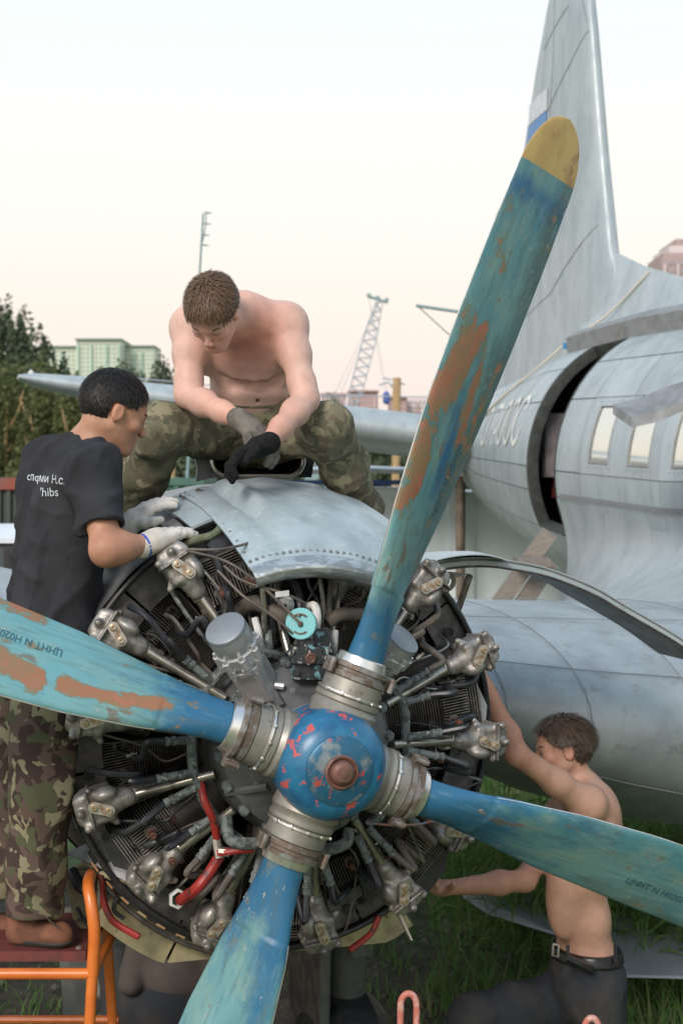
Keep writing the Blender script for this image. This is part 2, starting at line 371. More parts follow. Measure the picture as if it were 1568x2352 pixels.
def vnormals(v, f):
    a, b, c = v[f[:, 0]], v[f[:, 1]], v[f[:, 2]]; n = np.cross(b-a, c-a); o = np.zeros_like(v)
    for i in range(f.shape[1]): np.add.at(o, f[:, i], n)
    return o/(np.linalg.norm(o, axis=1, keepdims=True)+1e-12)
def fold(v, f, amp, k=30., seed=0, dirv=(0, 0, 1), st=.25, bias=1.0):      # cloth folds: ridges running along dirv
    rng = np.random.default_rng(seed); n = vnormals(v, f); d = np.zeros(len(v))+bias; dv = norm(dirv)
    for i in range(7):
        w = rng.normal(size=3); w -= dv*np.dot(w, dv)*(1-st); w = norm(w)*k*(.6+rng.random()*1.1)
        w2 = rng.normal(size=3)*k*.25
        ph = v@w+1.7*np.sin(v@w2+rng.random()*6)+rng.random()*6; d += (1-2*np.abs(np.sin(ph*.5))**.8)*(.4+.6*rng.random())*(.55+.45*np.sin(v@w2*1.3+i))
    return v+n*(np.maximum(d, -.25)*amp/2.2)[:, None]
def smooth_v(v, f, it=1, lam=.5):
    for _ in range(it):
        o = np.zeros_like(v); c = np.zeros(len(v))
        for i in range(4):
            a, b = f[:, i], f[:, (i+1) % 4]
            np.add.at(o, a, v[b]); np.add.at(c, a, 1); np.add.at(o, b, v[a]); np.add.at(c, b, 1)
        v = v*(1-lam)+lam*o/np.maximum(c, 1)[:, None]
    return v
def text_mesh(s, size=1.0):      # flat letters in the xy plane -> verts, faces
    cu = bpy.data.curves.new('lettering', 'FONT'); cu.body = s; cu.size = size; cu.align_x = 'CENTER'; cu.resolution_u = 3
    o = bpy.data.objects.new('lettering', cu); COL.objects.link(o); dg = bpy.context.evaluated_depsgraph_get()
    me = bpy.data.meshes.new_from_object(o.evaluated_get(dg)); v = [tuple(q.co) for q in me.vertices]; f = [tuple(p.vertices) for p in me.polygons]
    bpy.data.objects.remove(o); bpy.data.curves.remove(cu); bpy.data.meshes.remove(me); return v, f
# ================================================================== THE AIRPLANE
plane = thing('airplane', 'old grey twin-engined propeller airplane with its engine cowling opened and the cabin door open', 'airplane', (HUB[0], HUB[1], 0))
HA = float(np.dot(HUB, AFT))
def E(px, py, s):                # the point seen at (px,py) that lies in the plane s metres behind the hub
    dv = np.array(((px-784)/F, 1, (1090-py)/F)); d = (s+HA)/float(np.dot(dv*np.array((1, 1, 0)), AFT)); return np.array((0, 0, CAM_Z))+dv*d
def polar(P):                    # lat, up, s of a point
    q = P-HUB; return float(q@LAT), float(q[2]), float(q@AFT)
# ---------------------------------------------------------------- fuselage
FL = 5.7
FS = np.array([-6, -5, -3, 0, 6, 8, 9.5, 11, 12.5, 14, 14.9]); FR = np.array([.15, .8, 1.3, 1.42, 1.42, 1.38, 1.25, 1.0, .7, .36, .08]); FZ = np.array([2.5, 2.6, 2.8, 2.85, 2.85, 2.93, 3.02, 3.08, 3.22, 3.4, 3.5])
def fus(s, th, off=0.0):
    r = np.interp(s, FS, FR)+off; z = np.interp(s, FS, FZ); return A(FL+r*sin(R(th)), z-HUB[2]+r*cos(R(th)), s)
DOOR = (8.06, 8.86, -116, -28); WINS = [7.16, 6.42, 5.68, 4.94, 4.2]; WT = (-86, -65.5); WW = .185
def in_door(s, th): return DOOR[0] < s < DOOR[1] and DOOR[2] < th < DOOR[3]
def shell(off, smin, smax, ds=.1, dth=6, holes=True):
    ss = sorted(set([round(x, 3) for x in np.arange(smin, smax, ds*4)]+[DOOR[0], DOOR[1], smax]+[round(x, 3) for x in np.arange(7.5, 9.4, ds)])); ts = sorted(set([round(x, 2) for x in np.arange(-180, 180, dth)]+[DOOR[2], DOOR[3]]))
    mb = MB(); m = len(ts); mb.v = [tuple(fus(s, t, off)) for s in ss for t in ts]
    for i in range(len(ss)-1):
        for j in range(m):
            tm = (ts[j]+(ts[j+1] if j+1 < m else 180))/2; sm = (ss[i]+ss[i+1])/2
            if holes and in_door(sm, tm): continue
            mb.f.append((i*m+j, i*m+(j+1) % m, (i+1)*m+(j+1) % m, (i+1)*m+j))
    return mb
fuse = part('fuselage', shell(-.014, -6, 14.9), M['seam'], plane, recalc=False)
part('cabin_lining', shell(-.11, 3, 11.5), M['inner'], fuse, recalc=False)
mb = MB()       # door rim
rim = [(s, DOOR[2]) for s in np.linspace(DOOR[0], DOOR[1], 8)]+[(DOOR[1], t) for t in np.linspace(DOOR[2], DOOR[3], 40)]+[(s, DOOR[3]) for s in np.linspace(DOOR[1], DOOR[0], 8)]+[(DOOR[0], t) for t in np.linspace(DOOR[3], DOOR[2], 40)]
cs, ct = (DOOR[0]+DOOR[1])/2, (DOOR[2]+DOOR[3])/2
P = [[fus(s, t, .006), fus(s, t, -.11), fus(s+(cs-s)*.05, t+(ct-t)*.015, -.11), fus(s+(cs-s)*.05, t+(ct-t)*.015, -.02), fus(s+(cs-s)*.03, t+(ct-t)*.01, .006)] for s, t in rim]
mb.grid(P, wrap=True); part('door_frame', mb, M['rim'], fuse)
mb = MB().box(A(FL-.70, 1.08, 9.05), (.7, .10, .62), (LAT, AFT, UP)); part('curtain', mb, mat('cabin_curtain', (.17, .145, .155), (.26, .235, .24), sc=6, rough=.8), fuse)
mb = MB().box(A(FL-.74, .66, 9.05), (.36, .2, .18), (LAT, AFT, UP)); part('red_locker', mb, mat('dull_red_box', (.16, .02, .018), (.08, .02, .018), sc=8, rough=.7), fuse)
def patch(s0, s1, t0, t1, off=0, gap=.007):
    gs = gap; n = max(1, int(abs(t1-t0)/5)); k = max(1, int((s1-s0)/.35)); tg = gap/1.4*180/PI
    S = np.linspace(s0+gs, s1-gs, k+1); T = np.linspace(t0+tg, t1-tg, n+1)
    P = np.array([[fus(a, b, off) for b in T] for a in S]); Q = np.array([[fus(a, b, off-.01) for b in T] for a in S]); return P, Q-P
sb = [-5.9, -3, -1, 1, 2.6, 3.6, 4.57, 5.31, 6.05, 6.79, 7.53, 8.06, 8.86, 9.4, 10.0, 10.7, 11.4, 12.2, 13.1, 14.2]
tb = [-180, -140, -116, -100, -90, -62, -44, -28, -14, 0, 60, 180]
for i in range(len(sb)-1):
    for j in range(len(tb)-1):
        s0, s1, t0, t1 = sb[i], sb[i+1], tb[j], tb[j+1]
        if in_door((s0+s1)/2, (t0+t1)/2): continue
        if s1 < 4 and t0 >= 0 and t0 > 50: pass
        if t0 == -90 and 3.6 <= s0 < 7.5:
            c = (s0+s1)/2 if s0 > 4 else 4.2
            c = min(WINS, key=lambda q: abs(q-c)); mb = MB()
            for (a, b, e, f_) in ((s0, c-WW, t0, t1), (c+WW, s1, t0, t1), (c-WW-.008, c+WW+.008, t0, WT[0]), (c-WW-.008, c+WW+.008, WT[1], t1)):
                P, d = patch(a, b, e, f_, 0, .004 if (a in (s0,) or b in (s1,)) and False else .0); mb.slab(P, d)
            part('skin_panel', mb, M['alu'], fuse, recalc=True)
            continue
        P, d = patch(s0, s1, t0, t1); mb = MB().slab(P, d); part('skin_panel', mb, M['alu'], fuse)
for c in WINS:
    mb = MB(); P = np.array([[fus(a, b, -.008) for b in np.linspace(WT[0], WT[1], 6)] for a in (c-WW, c, c+WW)]); mb.slab(P, (fus(c, -75, -.014)-fus(c, -75, -.008)))
    part('window_pane', mb, M['glass'], fuse)
    mb = MB()
    for a, b in (((c-WW, WT[0]), (c-WW, WT[1])), ((c+WW, WT[0]), (c+WW, WT[1])), ((c-WW, WT[0]), (c+WW, WT[0])), ((c-WW, WT[1]), (c+WW, WT[1]))):
        mb.tube([fus(a[0]+(b[0]-a[0])*q, a[1]+(b[1]-a[1])*q, .0) for q in np.linspace(0, 1, 6)], .007, 6)
    part('window_frame', mb, M['panelgrey'], fuse)
    rv = MB()
    for q in np.linspace(-1, 1, 7):
        for t in (WT[0]-1.6, WT[1]+1.8): rv.lathe(fus(c+q*(WW+.03), t, -.001), fus(c, t, 1)-fus(c, t, 0), [(0, .008), (.004, .005), (.0045, 0)], 6)
    part('rivet', rv, M['seam'], fuse, kind='stuff')
# rivet line along the wing fillet
rv = MB()
for s in np.arange(4.4, 8.0, .045): rv.box(fus(s, -99.2, .012), (.012, .012, .05), (AFT, LAT, UP))
part('rivet', rv, M['seam'], fuse, kind='stuff')
# letters on the rear fuselage
tv, tf = text_mesh('ОЛ-ОСС', 1.0)
for row, (sc_s, top, bot) in enumerate(((.42, -58, -82),)):
    mb = MB(); vs = []
    for x, y, z in tv: vs.append(fus(10.02-x*.42, bot+(top-bot)*(y/.72), .006))
    mb.add(vs, tf); part('registration_letters', mb, M['letter'], fuse, smooth=False, recalc=False)
# raised channel along the top shoulder
mb = MB(); Pl = []
for s in np.linspace(4.4, 9.55, 20): Pl.append([fus(s, -27, 0.0), fus(s, -25, .15), fus(s, -19, .17), fus(s, -18, .0)])
mb.grid(Pl); mb.f += [(0, 1, 2, 3), tuple(len(mb.v)-4+q for q in (3, 2, 1, 0))]
part('roof_channel', mb, M['panelgrey'], fuse, smooth=False)
# rope and tape
r_ = bez([fus(11.2, -66, .02), fus(10.6, -52, .02), fus(10.0, -36, .03), fus(9.66, -24, .10), A(FL-.25, 2.4, 9.3), A(FL-.02, 2.78, 8.85)], 8)
part('rope', MB().tube(r_, .013, 6), M['rope'], fuse)
part('tape', MB().box(fus(9.62, -25, .08), (.05, .05, .06), (LAT, AFT, UP)), M['bluebit'], fuse)
# wing fillet
mb = MB(); P = []
fb = [(1.9, 3.3, 2.15), (3.5, 3.35, 2.12), (5.0, 3.5, 2.0), (6.3, 3.75, 1.85), (7.3, 4.0, 1.7), (8.05, 4.28, 1.55)]
for s, l, z in fb:
    top = np.array(fus(s, -100, .012)); bot = A(l, z-HUB[2], s); row = []
    for q in np.linspace(0, 1, 9):
        p = top*(1-q)+bot*q; inn = LAT*(.34*sin(PI*q)**1*(1 if s < 7 else .5)); row.append(p+inn*.8)
    P.append(row)
mb.grid(P); part('wing_fillet', mb, M['alu'], fuse)
# ---------------------------------------------------------------- fin
def prof_t(x): return 5*(.2969*math.sqrt(max(x, 0))-.126*x-.3516*x*x+.2843*x**3-.1036*x**4)
def foil(P_le, P_te, thick, nvec, n=14):          # closed section loop
    xs = [(1-cos(PI*i/n))/2 for i in range(n+1)]; up = [P_le+(P_te-P_le)*x+nvec*prof_t(x)*thick for x in xs]; dn = [P_le+(P_te-P_le)*x-nvec*prof_t(x)*thick for x in xs[1:-1]]
    return up+dn[::-1]
def loft(secs):
    mb = MB(); mb.grid(np.array(secs), wrap=True); m = len(secs[0]); mb.f += [tuple(range(m)), tuple((len(secs)-1)*m+k for k in range(m-1, -1, -1))]; return mb
def fp(s, z): return A(FL, z-HUB[2], s)
fin_secs = [foil(fp(8.7, 3.9), fp(13.2, 3.5), .5, LAT), foil(fp(9.35, 4.8), fp(12.75, 4.5), .42, LAT), foil(fp(9.62, 5.2), fp(12.6, 5.2), .40, LAT), foil(fp(9.85, 6.3), fp(12.2, 6.3), .34, LAT), foil(fp(10.08, 7.6), fp(11.65, 7.6), .27, LAT), foil(fp(10.2, 8.2), fp(11.35, 8.2), .22, LAT), foil(fp(10.45, 8.45), fp(11.2, 8.45), .12, LAT)]
fin = part('tail_fin', loft(fin_secs), M['alu'], plane, angle=60)
dors = [[fp(5.2, 4.22)-LAT*.05, fp(5.2, 4.25), fp(5.2, 4.22)+LAT*.05], [fp(7.6, 4.1)-LAT*.3, fp(7.6, 4.58), fp(7.6, 4.1)+LAT*.3], [fp(9.0, 3.95)-LAT*.36, fp(8.95, 4.95), fp(9.0, 3.95)+LAT*.36], [fp(10, 3.9)-LAT*.36, fp(9.9, 5.3), fp(10, 3.9)+LAT*.36]]
mb = MB(); Pd = []
for a, b, c in dors: Pd.append([a*(1-q)**2+b*2*q*(1-q)*0+b*(1-(1-q)**2) for q in np.linspace(0, 1, 7)]+[b*(1-q)**2+c*(1-(1-q)**2) for q in np.linspace(0, 1, 7)][1:])
mb.grid(Pd); part('dorsal_fairing', mb, M['alu'], fin)
def fin_pt(s, z, off=.004):      # a point on the near face of the fin
    zs = [3.9, 4.8, 5.2, 6.3, 7.6, 8.2, 8.45]; le = np.interp(z, zs, [8.7, 9.35, 9.62, 9.85, 10.08, 10.2, 10.45]); te = np.interp(z, [3.5, 4.5]+zs[2:], [13.2, 12.75, 12.6, 12.2, 11.65, 11.35, 11.2]); th = np.interp(z, zs, [.5, .42, .40, .34, .27, .22, .12])
    x = min(max((s-le)/(te-le), .001), .999); return fp(s, z)-LAT*(prof_t(x)*th+off)
for nm, z0, z1, m_ in (('flag_white_band', 7.0, 7.25, 'flagwhite'), ('flag_blue_band', 6.74, 6.99, 'flagblue'), ('flag_red_band', 6.48, 6.73, 'flagred')):
    P = [[fin_pt(s, z+.06*(s-11.2)*0, .006) for z in np.linspace(z0, z1, 3)] for s in np.linspace(11.05, 11.82, 8)]
    part(nm, MB().slab(np.array(P), -LAT*.004), M[m_], fin, smooth=False)
sm = MB()
for pts in ([(10.95, 6.9), (10.9, 7.6), (10.95, 8.2)], [(10.12, 7.62), (10.4, 7.35), (10.9, 7.05), (11.2, 6.9)], [(10.3, 8.3), (10.24, 8.0), (10.15, 7.72)], [(10.5, 8.0), (11.3, 7.75)], [(9.8, 5.5), (10.8, 4.9), (12.3, 4.6)]):
    q = []
    for a, b in zip(pts[:-1], pts[1:]):
        for t in np.linspace(0, 1, 8): q.append(fin_pt(a[0]+(b[0]-a[0])*t, a[1]+(b[1]-a[1])*t, .002))
    sm.tube(q, .004, 5)
part('panel_seam', sm, M['seam'], fin, kind='stuff')
# ---------------------------------------------------------------- tailplane
def tp(l, z, s): return A(l, z-HUB[2], s)
for sg in (-1, 1):
    secs = []
    for q, ch, tk in ((.2, 2.6, .52), (1.9, 2.2, .50), (3.5, 1.8, .42), (5.0, 1.25, .28), (5.7, .75, .15), (5.86, .35, .05)):
        z = 3.20+.02*q+.122*max(q-.5, 0); le = 10.9+.22*q; secs.append(foil(tp(FL+sg*q, z, le), tp(FL+sg*q, z, le+ch), tk, UP))
    part('tailplane', loft(secs), M['alu'], plane, angle=60)
part('nav_light', MB().lathe(tp(FL-5.72, 3.98, 12.3), UP, [(0, .035), (.05, .03), (.08, 0)], 8), M['white'], plane)
# ---------------------------------------------------------------- wings
def wsec(l, le, ch, zb, zt, dz=0, n=16):
    m = (zb+zt)/2; xs = [(1-cos(PI*i/n))/2 for i in range(n+1)]; tk = (zt-zb)
    U = [tp(l, m+dz*x+prof_t(x)*tk*.98/1.0, le+ch*x) for x in xs]; D_ = [tp(l, m+dz*x-prof_t(x)*tk, le+ch*x) for x in xs[1:-1]]; return U+D_[::-1]
secs = [wsec(.35, 1.5, 4.6, 1.83, 2.31, -.05), wsec(.75, 1.48, 4.6, 1.80, 2.31, -.05), wsec(1.15, 1.45, 4.6, 1.62, 2.31, -.06), wsec(1.6, 1.42, 4.6, 1.42, 2.30, -.08), wsec(2.1, 1.38, 4.7, 1.27, 2.29, -.1), wsec(2.8, 1.3, 4.8, 1.18, 2.28, -.12), wsec(4.8, 1.1, 5.2, 1.15, 2.28, -.2)]
wing = part('wing', loft(secs), M['wing'], plane, angle=60)
sm = MB()
def wpt(l, x, sgn=1, off=.003):
    ls = [.35, .75, 1.15, 1.6, 2.1, 2.8, 4.8]; le = np.interp(l, ls, [1.5, 1.48, 1.45, 1.42, 1.38, 1.3, 1.1]); ch = np.interp(l, ls, [4.6, 4.6, 4.6, 4.6, 4.7, 4.8, 5.2]); zb = np.interp(l, ls, [1.83, 1.80, 1.62, 1.42, 1.27, 1.18, 1.15]); zt = np.interp(l, ls, [2.31, 2.31, 2.31, 2.30, 2.29, 2.28, 2.28]); dz = np.interp(l, ls, [-.05, -.05, -.06, -.08, -.1, -.12, -.2])
    return tp(l, (zb+zt)/2+dz*x+sgn*(prof_t(x)*(zt-zb)+off), le+ch*x)
for l in (1.06, 1.42, 1.9, 2.4, 3.2):
    q = [wpt(l+.04*i/9, x, 1) for i, x in enumerate(np.linspace(.6, 0, 20)**1.6)]+[wpt(l+.1+.03*i, x, -1) for i, x in enumerate(np.linspace(.02, .3, 5))]; sm.tube(q[:20], .0022, 5); 
for x0, sg in ((.035, 1), (.16, 1), (.03, -1)): sm.tube([wpt(l, x0, sg) for l in np.linspace(.75, 4.4, 20)], .0022, 5)
part('panel_seam', sm, M['seam'], wing, kind='stuff')
rv = MB()
for l in (1.03, 1.09):
    for x in np.linspace(.0, .05, 18)**1.0: rv.lathe(wpt(l, x, 1, .0), -AFT+UP*.5, [(0, .006), (.004, 0)], 5)
part('rivet', rv, M['seam'], wing, kind='stuff')
mb = MB()
secs = [wsec(-.35, 1.5, 4.3, 1.95, 2.40, -.05), wsec(-.8, 1.55, 4.2, 2.0, 2.48, 0), wsec(-3, 1.7, 3.6, 2.22, 2.62, .05), wsec(-7, 2.0, 2.6, 2.55, 2.82, .05), wsec(-10.5, 2.4, 1.6, 2.85, 3.0, .05), wsec(-11, 2.8, .7, 2.92, 2.98, .0)]
part('wing', loft(secs), M['wing'], plane, angle=60)
# ---------------------------------------------------------------- nacelle and cowling
mb = MB().lathe(A(0, 0, 0), AFT, [(1.12, .755), (1.5, .76), (2.4, .72), (3.6, .58), (4.9, .34), (5.8, .08)], 48)
nac = part('nacelle', mb, M['panelgrey'], plane)
part('firewall', MB().lathe(A(0, 0, 0), AFT, [(.96, .0), (.96, .70), (1.12, .75)], 40), M['soot'], nac)
cw = lambda th0, th1, prof, seg=24: MB().lathe(A(0, 0, 0), AFT, prof, seg, th0, th1, ref=UP)
def thl(th0, th1, prof, thick=.006, seg=24):      # a curved sheet about the thrust line (th clockwise from top)
    P = np.array([[RA(t, r, s) for t in np.linspace(th0, th1, seg+1)] for s, r in prof]); Q = np.array([[RA(t, r-thick, s+.001) for t in np.linspace(th0, th1, seg+1)] for s, r in prof]); return MB().slab(P, Q-P)
def dens(pr, n=5):
    o = []
    for (a, b), (c, d) in zip(pr[:-1], pr[1:]):
        for k in range(n): o.append((a+(c-a)*k/n, b+(d-b)*k/n))
    return o+[pr[-1]]
# top nose panel, with a dent
pr = bez([(a, b, 0) for a, b in [(.135, .56), (.20, .60), (.30, .655), (.45, .71), (.62, .75), (.82, .782)]], 6); pr = [(p[0], p[1]) for p in pr]
def cowlsheet(th0, th1, pr, seg, f, thick=.008):
    P = np.array([[RA(t, r+f(t, s), s) for t in np.linspace(th0(s), th1(s), seg+1)] for s, r in pr]); Q = np.array([[RA(t, r+f(t, s)-thick, s+.002) for t in np.linspace(th0(s), th1(s), seg+1)] for s, r in pr]); return MB().slab(P, Q-P)
g = lambda x, c, w_: math.exp(-((x-c)/w_)**2)
dent = lambda t, s: -.034*g(t, -10-(s-.4)*6, 1.7)*g(s, .58, .22)+.016*g(t, -6.5-(s-.4)*5, 2.2)*g(s, .58, .26)+.003*sin(t*.5+s*9)
L0 = lambda s: -19-2*(s-.1); L1 = lambda s: 24+10*min(1, (s-.1)/.6)
part('cowl_panel', cowlsheet(L0, L1, pr, 60, dent), M['cowl'], plane, label='silver grey top nose panel of the cowling')
lip = bez([(a, b, 0) for a, b in [(.23, .497), (.165, .500), (.12, .508), (.102, .528), (.115, .548), (.135, .563)]], 4)
cl = part('cowl_lip', cowlsheet(L0, L1, [(p[0], p[1]) for p in lip], 60, lambda t, s: 0, .005), M['worn'], plane)
rv = MB()
for t in np.linspace(-18, 24, 22): rv.lathe(RA(t, .576, .155), rdir(t)*.75-AFT*.65, [(-.001, .0055), (.002, .004), (.0025, 0)], 7)
for s in np.linspace(.2, .8, 12): rv.lathe(RA(L0(s)+1.3, np.interp(s, [p[0] for p in pr], [p[1] for p in pr])+.001, s), rdir(-19), [(-.001, .0045), (.002, .003), (.0022, 0)], 7)
part('rivet', rv, M['panelgrey'], cl, kind='stuff')
part('bracket', MB().tube([E(600, 1322, .12), E(590, 1330, .14), E(597, 1296, .16)], .012, 8), M['tube'], cl)
# flat riveted patch left of the top panel, hinge rod, torn edge
pt_ = cowlsheet(lambda s: -24-3*s, lambda s: -19-2*s, [(.42, .70), (.55, .735), (.7, .757), (.86, .772)], 6, lambda t, s: .003)
part('hinge_plate', pt_, M['cowl'], plane)
part('hinge_rod', MB().tube(bez([E(455, 1128, .78), E(490, 1143, .70), E(520, 1165, .60), E(538, 1183, .52)], 5), .010, 8), M['rustclamp'], plane)
part('side_cowl_panel', cowlsheet(lambda s: -92, lambda s: -24-3*s, [(.50, .690), (.58, .715), (.72, .748), (.9, .765), (1.3, .77)], 40, lambda t, s: .002*sin(t*.4)), M['panelgrey'], plane)
hc = RA(-36.5, .727, .60); hn = norm(rdir(-36.5)*.75-AFT*.65)
part('hole_rim', MB().lathe(hc, hn, [(-.01, .088), (.006, .088), (.012, .082), (.004, .076), (-.004, .075)], 30), M['soot'], plane)
part('hole', MB().lathe(hc, hn, [(.0045, .0), (.0045, .0765)], 30), M['black'], plane)  # closed black disc painted in for the shade inside the opening
part('cowl_bolt', MB().lathe(E(427, 1148, .74), -AFT+rdir(-25)*.6, [(-.012, .013), (.004, .013), (.006, .009), (.006, 0)], 12), M['rustclamp'], plane)
# lower cowling in cream primer
for t0, t1 in ((146, 179), (180, 206), (206.7, 226)):
    P = []
    for t in np.linspace(t0, t1, 14):
        ro = min(.712/abs(cos(R(t))), .80); P.append([RA(t, .655, .53), RA(t, (.655+ro)/2, .565), RA(t, ro, .57), RA(t, ro, .95)])
    part('lower_cowl_panel', MB().slab(np.array(P), rdir((t0+t1)/2)*.006-AFT*.006), M['cream'], plane)
part('lower_cowl_panel', MB().prism([E(x, y, .62) for x, y in ((150, 2010), (252, 1985), (250, 2060), (232, 2130), (212, 2165), (168, 2110))], AFT*.02), M['cream'], plane, smooth=False)
part('side_cowl_panel', thl(-113, -93, [(.50, .690), (.6, .72), (.9, .76), (1.3, .77)], .008, 12), M['panelgrey'], plane)
part('side_cowl_panel', thl(60, 138, [(.55, .690), (.7, .73), (.9, .75), (1.3, .755)], .008, 30), M['panelgrey'], plane)
for th0, th1, r, m_ in ((150, 240, .685, 'black'), (182, 236, .705, 'soot')):
    part('cowl_rim', MB().tube([RA(t, r+.010*sin(R((t-150)*2.0)), .515) for t in np.linspace(th0, th1, 26)], .008, 7), M[m_], plane)
tb_ = MB()
for t in np.linspace(190, 236, 9): tb_.box(RA(t, .697, .512), (.03, .006, .012), (LAT*cos(R(t))-UP*sin(R(t)), rdir(t), AFT))
part('orange_tab', tb_, mat('orange_patches', (.55, .26, .13), (.4, .35, .2), sc=30), plane, kind='stuff')
# mounting ring of the engine
ring = part('cowl_ring', MB().tube([RA(t, .672, .47) for t in range(0, 360, 5)]+[RA(0, .672, .47)], .0095, 8), M['black'], plane)
part('ring_band', MB().lathe(A(0, 0, 0), AFT, [(.475, .672), (.53, .676), (.62, .682)], 72), M['soot'], ring)
def annulus(t0, t1, r0, r1, s, th=.004, n=8): return thl(t0, t1, [(s, r1), (s-.002, (r0+r1)/2), (s, r0)], .0, n)
for k in range(14):
    t0 = k*25.714+3.4; P = np.array([[RA(t, r, .487+.012*abs(sin(R(t*14)))) for t in np.linspace(t0+.4, t0+25.3, 7)] for r in (.664, .62, .575, .56)])
    part('baffle_plate', MB().slab(P, AFT*.004), mat('baffle_%d' % k, (.085, .082, .08), (.16, .155, .15), sc=18, rough=.5, metal=.4, bump=.2, bsc=50, rvar=.1) if k < 1 else bpy.data.materials['baffle_0'], ring)
hm = MB()
for t, r in ((62, .615), (68, .60), (47, .61), (-62, .61), (-100, .61), (-118, .62), (120, .61), (160, .61), (205, .61), (-70, .60)):
    hm.lathe(RA(t, r, .480), -AFT, [(.001, .016), (.004, .016), (.004, .012), (.0005, .012), (.0005, 0)], 14)
part('baffle_hole', hm, M['black'], ring, kind='stuff')  # no openings cut: black discs stand for their shaded insides

# ================================================================== PROPELLER
prop = part('propeller_hub', MB().lathe(A(0, 0, 0), -AFT, [(-.13, .10), (-.10, .125), (-.02, .130), (.03, .12), (.05, .10)], 40, close=True), M['hub'], plane)
armprof = [(.03, .085), (.10, .092), (.15, .097), (.165, .088), (.17, .094), (.182, .094), (.186, .086), (.232, .085), (.235, .080), (.238, .080)]
BAX = {22: 0, -68: 1, 112: 2, 202: 3}
for th in BAX:
    ax = rdir(th); o = A(0, 0, 0)
    part('hub_arm', MB().lathe(o, ax, armprof, 36), M['hub'], prop)
    part('band_ring', MB().lathe(o, ax, [(.187, .089), (.189, .0935), (.195, .0935), (.197, .089)], 36), M['bright'], prop)
    part('blade_clamp', MB().lathe(o, ax, [(.234, .080), (.236, .087), (.250, .087), (.252, .081), (.262, .081), (.264, .088), (.276, .086), (.278, .074), (.282, .06)], 32), M['rustclamp'], prop)
    e = norm(np.cross(ax, AFT))
    for q in (-1, 1): nb = MB().box(o+ax*.256+e*.09*q-AFT*.02, (.03, .025, .04), (e, AFT, ax)); nb.lathe(o+ax*.256+e*.092*q-AFT*.045, ax, [(-.02, .008), (.02, .008)], 8, close=True); part('clamp_bolt', nb, M['rustclamp'], prop)
    part('root_ring', MB().lathe(o, ax, [(.275, .070), (.278, .0745), (.300, .069), (.303, .064)], 36), M['bright'], prop)
    nb = MB()
    for q in range(5):
        aa = R(-60+30*q); dn_ = norm(-AFT*cos(aa)+e*sin(aa)); nb.lathe(o+ax*.192+dn_*.092, dn_, [(0, .006), (.006, .005), (.007, 0)], 8)
    part('ring_stud', nb, M['bright'], prop, kind='stuff')
# blade in its own frame: X chordwise, Y aft, Z outward
def chord(r): return np.interp(r, [.285, .34, .42, .55, .75, 1.0, 1.3, 1.6, 1.8, 1.9, 1.95, 1.975], [.122, .130, .160, .215, .262, .282, .285, .272, .252, .21, .14, .03])
def thickn(r): return np.interp(r, [.285, .34, .42, .55, .75, 1.1, 1.5, 1.975], [.122, .11, .085, .06, .042, .028, .018, .008])
def beta(r): return np.interp(r, [.285, .5, .75, 1.1, 1.5, 1.97], [52, 46, 40, 34, 30, 27])
def offc(r): return np.interp(r, [.285, .5, 1.0, 1.97], [0, -.005, -.012, -.0])
rr = np.concatenate([np.linspace(.285, 1.75, 210), 1.75+.225*np.sin(np.linspace(.02, PI/2, 40))]); NA = 40
def blade_xyz():
    out = []; ang = np.linspace(0, 2*PI, NA, endpoint=False)
    for r in rr:
        c, t, b = chord(r), thickn(r), R(beta(r))
        if r > 1.75: c = .258*math.sqrt(max(1-((r-1.75)/.2255)**2.2, .0004))
        x = .5*c*np.cos(ang); y = .5*t*np.sin(ang)*(1-.35*np.cos(ang)*(1 if r > .5 else 0)); y = np.where(y > 0, y*.75, y)
        x = x+offc(r)
        out.append(np.stack([x*cos(b)-y*sin(b), x*sin(b)+y*cos(b), np.full(NA, r)], 1))
    return np.array(out), ang
BX, BANG = blade_xyz()
